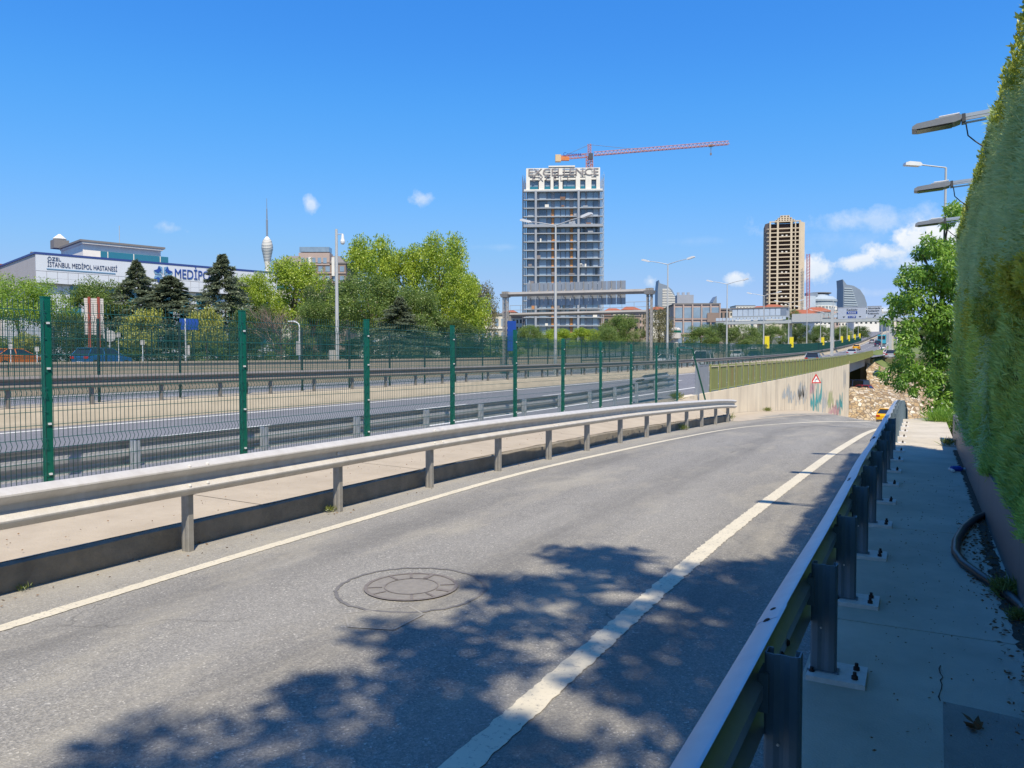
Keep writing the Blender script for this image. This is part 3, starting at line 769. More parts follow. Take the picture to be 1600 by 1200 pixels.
# rail on the highway's near edge, seen from behind
def hrail(name, label, X, side, y0, y1, dpost, top, seg, beam_m, post_m, base=hw, second=False, post_w=.10):
    root = thing(name, label, 'guardrail', (X, 0, 0))
    ph = sigma_post(top + .0, post_w, .07, .006).mesh('post', post_m)
    y = y0; posts = []
    while y < y1:
        put('post', ph, root, (-side * (post_w / 2 + .012), y, base(y))); posts.append(y); y += dpost
    y = y0 - .4; i = 0
    while y < y1:
        b = min(y1, y + seg); pth = [(0, y + (b - y) * k / 4, base(y + (b - y) * k / 4) + top - .155) for k in range(5)]
        put('rail_beam', beam_mesh(pth, side, beam_m, lift=.004 * (i % 2)), root); y = b; i += 1
    return root
nr = hrail('guardrail', 'steel guardrail on the near highway edge, seen from behind through the green mesh fence', -8.15, -1, -10.2, 27.2, 2.0, .63, 4.0, 'galv', 'galv_bright', base=lambda Y: .22 + g(Y) + max(0, Y - 19) * .022)
# rolled terminal pieces at its end
for k, (dz, dx) in enumerate(((0, 0), (.22, -.25), (.05, -.5))):
    pth = [(dx, 25.6 + i * .75, .66 + g(27) + max(0, 25.6 + i * .75 - 19) * .022 + dz + .0) for i in range(5)]
    put('rail_end', beam_mesh(pth, -1, 'galv'), nr)
mr_ = hrail('guardrail', 'long steel guardrail with short posts standing on the median kerb', -18.25, 1, -16, 470, 2.0, .74, 8.0, 'galv_median', 'galv_median', base=lambda Y: hw(Y) + .44)
# ------------------------------------------------------------------ mesh fences
def wire_panel_mesh(Wd, H, m, r=.0026, nh=None, name='wire_panel', folds=4):
    """welded mesh panel in the XZ.. plane: runs along Y, folds toward +X"""
    mb = MB(); zf = [.12, .62, 1.12, H - .12] if H > 1.6 else [.12, .7, H - .12]
    prof = [(0, 0)]
    for z in zf: prof += [(0, z - .05), (.03, z), (0, z + .05)]
    prof += [(0, H + .03)]
    nw = int(Wd / .05)
    for k in range(nw + 1):
        y = .02 + k * (Wd - .04) / nw
        vs = []; fs = []
        for (x, z) in prof: vs += [(x - r, y - r, z), (x + r, y - r, z), (x, y + r, z)]
        for i in range(len(prof) - 1):
            for j in range(3): a = i * 3 + j; b = i * 3 + (j + 1) % 3; fs.append((a, b, b + 3, a + 3))
        mb.add(vs, fs)
    hs = []
    for i, z in enumerate(zf): hs += [(0, z - .05), (0, z + .05)]
    zz = [h[1] for h in hs]
    for a, b in zip(zf[:-1], zf[1:]):
        q = int((b - a - .1) / .2); hs += [(0, a + .05 + (b - a - .1) * j / (q + 1)) for j in range(1, q + 1)]
    for (x, z) in hs:
        r2 = r * 1.1; x += r * 1.5
        mb.add([(x - r2, 0, z - r2), (x + r2, 0, z - r2), (x, 0, z + r2), (x - r2, Wd, z - r2), (x + r2, Wd, z - r2), (x, Wd, z + r2)], [(0, 1, 4, 3), (1, 2, 5, 4), (2, 0, 3, 5)])
    return mb.mesh(name, m)
# near fence
nf = thing('mesh_fence', 'near green welded mesh fence with thick posts on the concrete verge', 'fence', (-7.66, 0, 0))
tops = {-3: .6, -2: .6, -1: .6, 0: .6, 1: .6, 2: .6, 3: .6, 4: .60, 5: .47, 6: .44, 7: .42, 8: .41, 9: .39}
fp = wire_panel_mesh(2.5, 2.0, 'wire_green', .0028)
clip = MB().box((.035, 0, 0), (.02, .03, .02)).mesh('clip', 'lamp_white')
for n_ in range(-3, 10):
    y = 4.57 + 2.5 * n_; zt = CZ + tops[n_]; zb = verge_z(-7.66, y)
    o = B((0, 0, (zt - zb) / 2), (.06, .07, zt - zb)).build('post', 'fence_green', nf, (0, y, zb))
    B((0, 0, zt - zb + .006), (.066, .076, .012)).build('cap', 'fence_green', o)
    for cz in (.3, .8, 1.35, 1.8): put('clip', clip, o, (0, -.0, zt - zb - 2.05 + cz))
    if n_ < 9: put('wire_panel', fp, nf, (.036, y + .02, zt - 2.06 if n_ < 4 else CZ + tops[n_ + 1] - 2.06), None, (1, .985, 1))
# leaning last post
lp = MB().tube([(0, 29.05, CZ + .36), (.18, 30.4, .18)], .036, 4); lp.build('leaning_post', 'fence_green', nf)['label'] = 'leaning green post at the end of the mesh fence'
MB().tube([(0, 27.1, CZ + .37), (0, 29.05, CZ + .37)], .02, 4).build('top_bar', 'fence_green', nf)
endp = MB()
for k in range(26):
    y = 27.15 + k * .075; endp.tube([(0, y, CZ + .36), (0, y, CZ - .05)], .0035, 3, False)
for z in (.35, .15, 0): endp.tube([(0, 27.1, CZ + z), (0, 29.1, CZ + z)], .004, 3, False)
endp.build('torn_mesh', 'wire_green', nf)

fpm = wire_panel_mesh(2.5, 2.1, 'wire_green', .0035)
pfm = B((0, 0, 1.1), (.06, .06, 2.2)).mesh('post', 'fence_green')
pfd = B((0, 0, 1.1), (.05, .05, 2.2)).mesh('post', 'wire_dark')
def long_fence(label, X, y0, n, base, post=pfd, name='mesh_fence', panel=fpm, sc=1.0):
    root = thing(name, label, 'fence', (X, 0, 0))
    for k in range(n + 1):
        y = y0 + 2.5 * k
        put('post', post, root, (0, y, base(y)), None, (1, 1, sc))
        if k < n:
            sl = math.atan2(base(y + 2.5) - base(y), 2.5)
            put('wire_panel', panel, root, (.04, y, base(y) + .08), (sl, 0, 0), (1, 1, sc))
    return root
long_fence('long dark green mesh fence standing along the highway median', -19.0, -12.3, 128, lambda Y: hw(Y) + .44)
long_fence('green mesh fence on the beige wall beyond the far carriageway', -34.6, -24, 74, lambda Y: g(Y) + 1.0)

# ------------------------------------------------------------------ retaining wall with olive railing
rw = thing('retaining_wall', 'pale concrete retaining wall beneath the highway, streaked and sprayed with graffiti', 'retaining wall', (WALLX, 0, 0))
def wall_top(Y): return hw(Y) + .10
cuts = [28.2, 36.5, 44.5, 52.5, 60.5, 68.5, 76.5, 84.5, 92.5, 100.5, 104]
for a, b in zip(cuts[:-1], cuts[1:]):
    ya, yb = a + .02, b - .02
    MB().add([(-.35, ya, -9), (0, ya, -9), (0, yb, -9), (-.35, yb, -9), (-.35, ya, wall_top(a)), (0, ya, wall_top(a)), (0, yb, wall_top(b)), (-.35, yb, wall_top(b))],
             [(3, 2, 1, 0), (4, 5, 6, 7), (0, 1, 5, 4), (1, 2, 6, 5), (2, 3, 7, 6), (3, 0, 4, 7)]).build('wall_panel', 'retaining_concrete', rw)
# graffiti: flat sprayed shapes on the wall
mat('spray_blue', (.20, .30, .38), .8, col2=(.56, .50, .42), nscale=2.4, ndet=9)
mat('spray_teal', (.03, .30, .32), .8, col2=(.10, .34, .33), nscale=2.4, ndet=9)
mat('spray_pink', (.46, .16, .22), .8, col2=(.56, .42, .38), nscale=2.4, ndet=9)
mat('spray_grey', (.32, .33, .33), .8, col2=(.55, .49, .41), nscale=3, ndet=9)
mat('spray_green', (.25, .34, .06), .8, col2=(.42, .42, .25), nscale=2.4, ndet=9)
def spray(y0, y1, zt, zb, m, seed):
    r = random.Random(seed); mb = MB(); y = y0; x = .005; zt = min(zt, wall_top(y0) - .45)
    while y < y1:
        w = r.uniform(.25, .7); t = zt - r.uniform(0, .5) * (zt - zb); b = zb + r.uniform(0, .5) * (zt - zb); lean = r.uniform(-.25, .25)
        mb.add([(x, y, b), (x, y + w * .5, b - .1), (x, y + w, b + .2), (x, y + w + lean, (t + b) / 2), (x, y + w * .8 + lean, t - .1), (x, y + w * .3 + lean, t + .15), (x, y + lean, t - .15), (x, y - .1, (t + b) / 2)], [tuple(range(8))])
        y += w * r.uniform(.9, 1.8); x += .0012
    mb.build('graffiti', m, rw)
def zoff(Y): return zr(-7.7, Y)
spray(51.5, 56.5, zoff(54) + 2.9, zoff(54) + .4, 'spray_blue', 1)
spray(57.5, 64, zoff(60) + 3.9, zoff(60) + .6, 'spray_grey', 2)
spray(58.5, 63, zoff(60) + 2.9, zoff(60) + .5, 'spray_blue', 12)
spray(65.5, 68, zoff(66) + 3.3, zoff(66) + .9, 'spray_pink', 3)
spray(66, 70, zoff(68) + 2.2, zoff(68) + .3, 'spray_teal', 21)
spray(74.5, 79, zoff(76) + 2.6, zoff(76) + .2, 'spray_blue', 22)
spray(87, 95, zoff(90) + 2.9, zoff(90) + .3, 'spray_teal', 23)
spray(70.5, 74, zoff(72) + 3.4, zoff(72) - .2, 'spray_teal', 4)
spray(79, 84, zoff(80) + 2.6, zoff(80) + .6, 'spray_green', 5)
spray(80, 91, zoff(85) + 1.9, zoff(85) - .2, 'spray_pink', 6)
spray(96, 99, zoff(97) + 6.3, zoff(97) + 3, 'spray_grey', 7)

orl = thing('railing', 'olive green sheet metal railing with rust stains on top of the retaining wall', 'railing', (WALLX - .1, 0, 0))
def olive_panel():
    mb = MB(); n = 12
    vs = []; fs = []
    for i in range(n + 1):
        y = .04 + (1.7 - .08) * i / n; x = .012 if i % 2 else -.012
        vs += [(x, y, .1), (x, y, 1.06)]
    for i in range(n): a = i * 2; fs.append((a, a + 2, a + 3, a + 1))
    return mb.add(vs, fs).mesh('panel', 'rail_olive')
def rusty():
    m = M['rail_olive']; N, L, Bs = nodes_of(m)
    gg = N.new('ShaderNodeNewGeometry'); mp = N.new('ShaderNodeMapping'); mp.inputs['Scale'].default_value = (1, 3.2, .5); L.new(gg.outputs['Position'], mp.inputs[0])
    n = N.new('ShaderNodeTexNoise'); n.inputs['Scale'].default_value = .9; n.inputs['Detail'].default_value = 7; n.inputs['Roughness'].default_value = .7; L.new(mp.outputs[0], n.inputs['Vector'])
    r = N.new('ShaderNodeMapRange'); r.inputs[1].default_value = .50; r.inputs[2].default_value = .66; r.inputs[4].default_value = .75; L.new(n.outputs['Fac'], r.inputs[0])
    mx = N.new('ShaderNodeMix'); mx.data_type = 'RGBA'; src = Bs.inputs['Base Color'].links[0].from_socket
    L.new(r.outputs[0], mx.inputs['Factor']); L.new(src, mx.inputs['A']); mx.inputs['B'].default_value = (.21, .115, .05, 1); L.new(mx.outputs['Result'], Bs.inputs['Base Color'])
rusty()
opm = olive_panel(); opp = B((.045, 0, .6), (.05, .07, 1.2)).mesh('post', 'rail_olive_post')
otop = MB().box((0, .85, 1.12), (.09, 1.72, .06)).mesh('top_rail', 'rail_olive_post'); obot = MB().box((0, .85, .07), (.06, 1.72, .05)).mesh('bottom_rail', 'rail_olive_post')
for k in range(76):
    y = 32.6 + 1.7 * k; zb = hw(y) + .10; sl = math.atan2(hw(y + 1.7) - hw(y), 1.7)
    put('post', opp, orl, (0, y, zb))
    if k < 75:
        put('panel', opm, orl, (0, y, zb), (sl, 0, 0)); put('top_rail', otop, orl, (0, y, zb), (sl, 0, 0)); put('bottom_rail', obot, orl, (0, y, zb), (sl, 0, 0))
# grey end post and panels
gp = thing('steel_screen', 'grey steel column with slotted screen before the olive railing', 'screen', (WALLX - .1, 30.3, 0))
B((.05, .1, .85), (.12, .2, 1.5)).build('column', 'screen_grey', gp)
for k in range(3):
    mb = MB()
    for j in range(9): mb.box((-.02, .5 + k * .6 + j * .063, .95), (.03, .018, 1.15))
    mb.box((-.02, .75 + k * .6, 1.53), (.04, .58, .04)); mb.box((-.02, .75 + k * .6, .4), (.04, .58, .04))
    mb.build('screen_panel', 'screen_grey', gp)
mb = MB()
for j in range(7): mb.tube([(-.1, .6, .3 + .15 * j), (-.25, .9, .37 + .15 * j), (-.1, 1.3, .3 + .15 * j)], .02, 5)
mb.build('bent_straps', 'galv_post', gp)

# underpass: far side pier, beam, stone pitched slopes
up = thing('underpass', 'concrete underpass opening below the highway with pier and deck beam', 'underpass', (0, 0, 0))
a0 = at(1321, 600, 103); a1 = at(1353, 560, 146)
pier = at(1352, 585, 146)
B((pier.x, pier.y, -3), (1.6, 1.6, 11)).build('pier', 'concrete_pale', up)
d0 = Vector((WALLX - .6, 104, 0)); d1 = Vector((pier.x, pier.y, 0))
mb = MB(); 
mb.add([(d0.x, d0.y, hw(104) - 1.2), (d0.x - 12, d0.y, hw(104) - 1.2), (d1.x - 12, d1.y, hw(146) - 1.4), (d1.x, d1.y, hw(146) - 1.4),
        (d0.x, d0.y, hw(104) - .02), (d0.x - 12, d0.y, hw(104) - .1), (d1.x - 12, d1.y, hw(146) - .1), (d1.x, d1.y, hw(146) - .02)],
       [(3, 2, 1, 0), (4, 5, 6, 7), (0, 1, 5, 4), (1, 2, 6, 5), (2, 3, 7, 6), (3, 0, 4, 7)])
mb.build('deck_beam', 'gantry', up)
B((WALLX - 13, 132, -3.7), (.4, 56, 10)).build('back_wall', 'concrete_median', up)
B((WALLX - 6, 104.4, -3.5), (12, .4, 10)).build('side_wall', 'concrete_median', up)
B((WALLX - 2, 113, .1 ), (.3, 5.5, 3.2)).build('blue_board', 'light_blue', up)

def surf(name, rows, m, label, cat, sub=3):
    """loft through rows of world points"""
    vs = []; fs = []; nr_, nc = len(rows), len(rows[0]); G = {}
    for i in range((nr_ - 1) * sub + 1):
        for j in range((nc - 1) * sub + 1):
            a, b = i / sub, j / sub; i0, j0 = min(int(a), nr_ - 2), min(int(b), nc - 2); u, v = a - i0, b - j0
            p = (rows[i0][j0] * (1 - v) + rows[i0][j0 + 1] * v) * (1 - u) + (rows[i0 + 1][j0] * (1 - v) + rows[i0 + 1][j0 + 1] * v) * u
            p = p + Vector((rnd.uniform(-.1, .1), rnd.uniform(-.1, .1), rnd.uniform(-.12, .12)))
            G[i, j] = len(vs); vs.append(p)
    for i in range((nr_ - 1) * sub):
        for j in range((nc - 1) * sub): fs.append((G[i, j], G[i, j + 1], G[i + 1, j + 1], G[i + 1, j]))
    o = put(name, MB().add(vs, fs).mesh(name, m, False)); o['kind'] = 'structure'; o['label'] = label; return o
cols = [1304, 1316, 1330, 1353, 1380, 1410, 1445, 1490, 1560]
rows = [[at(x, 700, z) for x, z in zip(cols, [90, 90, 90, 92, 94, 96, 98, 100, 104])],
        [at(x, y, z) for x, y, z in zip(cols, [652, 628, 622, 622, 624, 627, 630, 634, 640], [96, 98, 99, 100, 102, 104, 106, 108, 112])],
        [at(x, y, z) for x, y, z in zip(cols, [648, 612, 605, 606, 609, 612, 615, 618, 622], [99, 101, 103, 105, 108, 110, 112, 114, 118])],
        [at(x, y, z) for x, y, z in zip(cols, [650, 616, 607, 607, 611, 614, 616, 619, 622], [104, 110, 113, 115, 118, 120, 122, 124, 128])]]
surf('stone_mound', rows, 'pitched_stone', 'rounded stone pitched mound at the foot of the underpass', 'slope', 4)
cols = [1354, 1375, 1395, 1420, 1450, 1500, 1570]
rows = [[at(x, y, z) for x, y, z in zip(cols, [625] * 7, [128, 128, 128, 128, 129, 130, 134])],
        [at(x, y, z) for x, y, z in zip(cols, [590, 592, 600, 606, 611, 616, 620], [138, 138, 138, 137, 137, 138, 140])],
        [at(x, y, z) for x, y, z in zip(cols, [560, 570, 581, 592, 600, 606, 612], [147, 147, 146, 145, 145, 145, 148])]]
surf('stone_slope', rows, 'pitched_stone', 'stone pitched embankment slope rising to the grass', 'slope', 5)
rows = [rows[2], [at(x, y, z) for x, y, z in zip(cols, [552.5, 549, 548, 548, 550, 552, 555], [158, 165, 175, 185, 195, 210, 230])],
        [at(1354, 551.5, 164), at(1375, 545.5, 190), at(1397, 537.5, 255), at(1420, 532, 300), at(1450, 530, 320), at(1500, 530, 330), at(1570, 530, 360)]]
surf('grass_bank', rows, 'grass_bank', 'green grass bank above the stone slope', 'bank', 4)

# ------------------------------------------------------------------ foliage
def trunk_mesh(h, r, m='bark', limbs=5, spread=.35, seed=0):
    r_ = random.Random(seed); mb = MB()
    pts = [(0, 0, -.3)]; x = y = 0
    for i in range(1, 6):
        x += r_.uniform(-.06, .06) * h * .3; y += r_.uniform(-.06, .06) * h * .3; pts.append((x, y, h * .8 * i / 5))
    mb.tube(pts, [r * (1 - .14 * i) for i in range(6)], 7)
    for k in range(limbs):
        i = r_.randint(2, 4); a = r_.uniform(0, 2 * pi); s = Vector(pts[i])
        L_ = h * r_.uniform(.25, .45)
        m1 = s + Vector((cos(a) * L_ * spread, sin(a) * L_ * spread, L_ * .5)); e = s + Vector((cos(a) * L_ * spread * 2, sin(a) * L_ * spread * 2, L_ * .9))
        mb.tube([s, m1, e], [r * .5, r * .3, r * .12], 5)
    return mb.mesh('trunk', m)
def broad_crown(seed, nb, nl, leaf, m, low=.28, flat=1.0, lw=.6, sub=3):
    """unit crown: height 0..1, half width about .5"""
    global rng
    rng = np.random.default_rng(seed); blobs = []
    for i in range(nb):
        t = rng.uniform(low + .08, .93); rad = .46 * math.sin(pi * min(1, max(.05, (t - low + .12) / (1.12 - low)))) ** .6
        a = rng.uniform(0, 2 * pi); q = rad * math.sqrt(rng.uniform(.05, 1)) * .85
        blobs.append((q * cos(a), q * sin(a), t * flat, rng.uniform(.07, .14)))
        for _ in range(sub):
            d = rng.normal(0, 1, 3); d /= np.linalg.norm(d); rr_ = blobs[-1 - _][3]
            blobs.append((q * cos(a) + d[0] * .12, q * sin(a) + d[1] * .12, min(.97, t * flat + d[2] * .09), rng.uniform(.035, .075)))
    P, d = blob_points(blobs, nl, .5)
    D = d + np.array([0, 0, -.25])
    return quads_mesh('crown', leaves(P, D + d * -.3, leaf, leaf * lw, .7, None, d + np.array([0, 0, .5]), .5), m)
def conifer_crown(seed, nl, m='needle', droop=-.1, leaf=.045, width=.47):
    global rng
    rng = np.random.default_rng(seed); Ps = []; Ds = []
    nb = 120; per = nl // nb
    for i in range(nb):
        t = (i / nb) ** .9; z = .10 + .89 * t; a = i * 2.4 + rng.uniform(-.4, .4)
        L_ = width * min(1, (1 - t) * 1.35) ** 1.0 * rng.uniform(.45, 1.3) + .008
        s = rng.uniform(.08, 1, (per, 1)) ** .7; d = np.array([[cos(a), sin(a), 0]])
        zz = z + s * L_ * .10 - (s ** 2) * L_ * .18
        side = rng.normal(0, .16, (per, 1)) * L_ * s
        P = d * s * L_ + np.array([[-sin(a), cos(a), 0]]) * side; P[:, 2:3] = zz + rng.normal(0, .007, (per, 1))
        Ps.append(P); Ds.append(np.repeat(d, per, 0) + np.array([[-sin(a), cos(a), 0]]) * np.sign(side) * .6 + np.array([0, 0, droop]))
    return quads_mesh('crown', leaves(np.vstack(Ps), np.vstack(Ds), leaf, leaf * .4, .35, None, np.tile([0, 0, 1.], (sum(len(q) for q in Ps), 1)), .5), m)
CR = {
 'bright': [broad_crown(11, 46, 22000, .0215, 'leaf_bright'), broad_crown(12, 40, 21000, .0215, 'leaf_bright')],
 'mid': [broad_crown(21, 44, 20000, .021, 'leaf_mid'), broad_crown(22, 40, 19000, .021, 'leaf_mid')],
 'dark': [broad_crown(31, 44, 18000, .022, 'leaf_dark'), broad_crown(32, 38, 17000, .022, 'leaf_dark')],
 'yellow': [broad_crown(41, 30, 4500, .045, 'leaf_yellow', .3), broad_crown(42, 26, 4500, .045, 'leaf_yellow', .35)],
 'olive': [broad_crown(51, 40, 8000, .026, 'leaf_olive', .2)],
 'umbrella': [broad_crown(61, 50, 20000, .018, 'leaf_umbrella', .45)],
 'conifer': [conifer_crown(71, 26000, leaf=.030), conifer_crown(72, 26000, leaf=.030)],
 'bush': [broad_crown(81, 36, 7000, .036, 'leaf_mid', .0), broad_crown(82, 36, 7000, .036, 'leaf_dark', .0)],
}
TR = [trunk_mesh(1, .026, 'bark', 6, .22, s) for s in (1, 2, 3)]; TRC = trunk_mesh(1, .02, 'bark', 0, .1, 5)
def tree(name, label, kind, px, ptop, Z, wpx, pbase=None, v=0, group=None, cat='tree', zb=None):
    p = at(px, ptop, Z); z0 = ground_z(p.x, p.y) if zb is None else zb
    if pbase is not None: z0 = at(px, pbase, Z).z
    h = p.z - z0; w = wpx * Z / 1200 * 1.03
    t = thing(name, label, cat, (p.x, p.y, z0), rnd.uniform(0, 6.28), group)
    cm = CR[kind][v % len(CR[kind])]
    ww = w / (.68 if kind == 'conifer' else 1.0)
    put('crown', cm, t, (0, 0, 0), None, (ww, ww, h / (.98)))
    put('trunk', TRC if kind == 'conifer' else TR[v % 3], t, (0, 0, 0), None, (min(h, ww) * .9, min(h, ww) * .9, h * .80))
    return t
G1 = 'trees in the row beyond the far carriageway'
tree('umbrella_tree', 'bright green flat-topped tree at the left edge, in front of the hospital corner', 'umbrella', 28, 436, 74, 175, group=G1)
tree('broadleaf_tree', 'dark green loose tree behind the red-brown twin sign posts', 'mid', 150, 440, 84, 120, v=1, group=G1)
tree('broadleaf_tree', 'small dark green tree low between the umbrella tree and the twin sign posts', 'dark', 112, 492, 72, 70, v=0, group=G1)
tree('conifer_tree', 'dark conifer under the hospital emblem, leftmost of the conifers', 'conifer', 213, 410, 86, 105, group=G1)
tree('conifer_tree', 'broad dark conifer below the blue hospital letters', 'conifer', 266, 434, 84, 150, v=1, group=G1)
tree('conifer_tree', 'slim dark conifer with pointed top covering the end of the hospital letters', 'conifer', 347, 400, 86, 105, v=1, group=G1)
tree('small_tree', 'yellow green young tree below the conifers, left of the blue sign', 'yellow', 226, 484, 66, 78, v=0, group=G1)
tree('small_tree', 'yellow green young tree right of the blue roadside sign', 'yellow', 322, 482, 68, 62, v=1, group=G1)
tree('small_tree', 'pale green shrub like tree by the orange car', 'yellow', 40, 520, 68, 45, v=1, group=G1)
tree('broadleaf_tree', 'light green tree rising right of the slim conifer', 'bright', 398, 432, 92, 90, v=0, group=G1)
tree('broadleaf_tree', 'light green tree in front of the brown hotel roof', 'bright', 458, 412, 98, 130, v=1, group=G1)
tree('broadleaf_tree', 'dark green tree left of the camera pole', 'dark', 505, 440, 88, 90, v=1, group=G1)
tree('broadleaf_tree', 'tall sunlit green tree just right of the camera pole', 'bright', 578, 380, 86, 125, v=1, group=G1)
tree('broadleaf_tree', 'sunlit green tree second from the right in the tall row', 'bright', 640, 392, 90, 120, v=0, group=G1)
tree('broadleaf_tree', 'tallest sunlit green tree in the middle of the row', 'bright', 692, 376, 86, 120, v=1, group=G1)
tree('broadleaf_tree', 'lower bright green tree at the right end of the row', 'bright', 728, 428, 80, 95, v=0, group=G1)
tree('broadleaf_tree', 'dull green tree low in front of the tall sunlit trees', 'mid', 580, 428, 76, 150, v=0, group=G1)
tree('broadleaf_tree', 'dull green tree filling the gap below the tallest tree', 'mid', 655, 450, 74, 110, v=1, group=G1)
tree('conifer_tree', 'dark blue-green conifer low beneath the tall trees', 'conifer', 625, 466, 72, 90, v=0, group=G1)
tree('olive_tree', 'thin dull tree with open crown beside the gantry post', 'olive', 752, 444, 84, 70, group=G1)
tree('broadleaf_tree', 'dark green tree low at the right end beside the pale van', 'dark', 700, 500, 76, 120, v=0, group=G1)
tree('broadleaf_tree', 'dark green tree low behind the bare brown tree', 'dark', 400, 478, 82, 100, v=1, group=G1)
tree('broadleaf_tree', 'dull green tree low between the bare tree and camera pole', 'mid', 490, 470, 78, 90, v=1, group=G1)
G2 = 'trees along the far side of the highway below the towers'
for i, (px, pt, Z, w, k, v, lab) in enumerate([
    (832, 508, 118, 60, 'mid', 0, 'leftmost green tree at the foot of the unfinished tower'),
    (872, 516, 122, 70, 'bright', 1, 'low bright green tree left of the tall lamp post'),
    (918, 514, 125, 70, 'bright', 0, 'low bright green tree right of the tall lamp post'),
    (975, 493, 130, 85, 'mid', 1, 'dense green tree beside the right gantry post'),
    (945, 512, 120, 60, 'mid', 0, 'small green tree left of the dense gantry tree'),
    (1030, 482, 128, 62, 'olive', 0, 'olive brown tree between gantry post and lamp post'),
    (1095, 510, 140, 66, 'mid', 1, 'green tree in front of the brown grid building'),
    (1120, 506, 150, 60, 'dark', 0, 'dark green tree left of the lamp post before the footbridge'),
    (1160, 508, 160, 66, 'mid', 0, 'green tree below the glass footbridge, left of the first banner'),
    (1205, 508, 170, 60, 'mid', 1, 'green tree below the glass footbridge, behind the first banner'),
    (1238, 484, 215, 36, 'mid', 0, 'taller green tree at the right end of the glass footbridge'),
    (1252, 505, 200, 40, 'dark', 1, 'dark tree right of the second yellow banner'),
    (1285, 508, 230, 46, 'mid', 0, 'green tree behind the third yellow banner'),
    (1318, 510, 260, 40, 'mid', 1, 'green tree behind the group of small banners'),
    (1345, 510, 300, 36, 'dark', 0, 'far tree under the overhead road sign'),
    (1262, 497, 330, 34, 'dark', 1, 'dark round tree under the red roofed houses'),
    (1410, 522, 330, 40, 'mid', 1, 'far green tree right of the highway'),
    (1440, 515, 300, 50, 'mid', 0, 'far green tree behind the leafy sidewalk tree')]):
    tree('broadleaf_tree', lab, k, px, pt, Z, w, v=v, group=G2)
G3 = 'bushes behind the green fence on the far wall'
places = ['at the left picture edge', 'behind the orange car', 'behind the blue car', 'under the emblem conifer', 'left of the blue sign', 'right of the blue sign', 'under the slim conifer',
          'left of the bare tree', 'right of the bare tree', 'at the camera pole foot', 'right of the camera pole', 'under the tall sunlit trees', 'under the tallest tree', 'left of the pale van', 'at the gantry post foot']
for i, lab in enumerate(places):
    px = -10 + i * 57
    tree('bush', 'dark green bush ' + lab, 'bush', px, 524 + (i * 7) % 14, 80 + (i % 3), 86, v=i, group=G3, cat='bush')

# bare brown tree
bt = thing('bare_tree', 'bare brown tree with a haze of dry twigs left of the solar lamp', 'tree', at(440, 560, 72), group=G1)
bt.location.z = ground_z(bt.location.x, bt.location.y)
rb = random.Random(3); tw = MB(); tk = MB()
def branch(mb_, p, d, L_, r_, depth):
    e = p + d * L_; mb_.tube([p, (p + e) / 2 + Vector((rb.uniform(-.05, .05) * L_,) * 3), e], [r_, r_ * .8, r_ * .6], 4 if depth > 1 else 6, False)
    if depth >= 5: return
    for _ in range(3 if depth else 5):
        nd = (d + Vector((rb.uniform(-1, 1), rb.uniform(-1, 1), rb.uniform(-.35, .55))) * 1.0).normalized()
        branch(mb_ if depth < 1 else tw, p + d * L_ * rb.uniform(.5, 1), nd, L_ * rb.uniform(.72, .9), r_ * .58, depth + 1)
branch(tk, Vector((0, 0, -.2)), Vector((0, 0, 1)), 1.9, .13, 0)
tk.build('trunk', 'bark', bt); tw.build('crown', 'twig_brown', bt)

# near broadleaf tree past the end of the sidewalk
ZT = 23.0
nt_ = thing('broadleaf_tree', 'leafy green tree standing at the end of the sidewalk beside the hedge', 'tree', (at(1464, 640, 24).x, at(1464, 640, 24).y, -.6))
def bl(px, py, r, Z=ZT):
    p = at(px, py, Z) - nt_.location; return (p.x, p.y, p.z, r * Z / 1200)
rng = np.random.default_rng(5)
near_blobs = []
for (px, py, r) in [(1490, 325, 18), (1484, 345, 14), (1460, 375, 24), (1480, 390, 26), (1440, 395, 20), (1425, 425, 22), (1450, 430, 30), (1410, 440, 12), (1475, 450, 30), (1400, 470, 14), (1420, 470, 24), (1395, 488, 14), (1440, 480, 30),
                    (1385, 500, 10), (1410, 510, 20), (1470, 500, 34), (1430, 530, 26), (1455, 540, 28), (1480, 545, 30), (1415, 550, 20), (1400, 572, 16), (1388, 590, 12), (1410, 590, 20), (1435, 580, 24), (1465, 585, 28), (1428, 608, 10), (1452, 612, 14), (1480, 615, 22),
                    (1470, 635, 20), (1484, 648, 22), (1500, 440, 40), (1510, 520, 50), (1520, 400, 40), (1510, 600, 40), (1545, 470, 50)]:
    for k in range(3):
        j = rng.normal(0, .3, 3); b = bl(px, py, r, ZT + rng.uniform(-.9, .9))
        near_blobs.append((b[0] + j[0] * b[3], b[1] + j[1] * b[3], b[2] + j[2] * b[3], b[3] * rng.uniform(.4, .75)))
P, d = blob_points(near_blobs, 30000, .3)
put('crown', quads_mesh('crown', leaves(P, d * .6 + np.array([0, 0, -.75]), .135, .052, .6, None, d + np.array([0, -.2, .6]), .5), 'near_leaf'), nt_)
mb = MB(); mb.tube([(0, 0, -2.5), (0, .05, 0), (.05, 0, 2), (.1, .1, 4.5), (.12, .1, 6.6)], [.11, .10, .085, .06, .02], 8)
for (px, py, r) in [(1410, 440, 1), (1400, 500, 1), (1400, 580, 1), (1440, 395, 1), (1485, 330, 1), (1540, 450, 1)]:
    b = Vector(bl(px, py, 1)[:3]); mb.tube([(.05, .03, b.z * .6), tuple(Vector((.05, .03, b.z * .8)).lerp(b, .5)), tuple(b)], [.05, .03, .01], 5)
mb.build('trunk', 'bark', nt_)

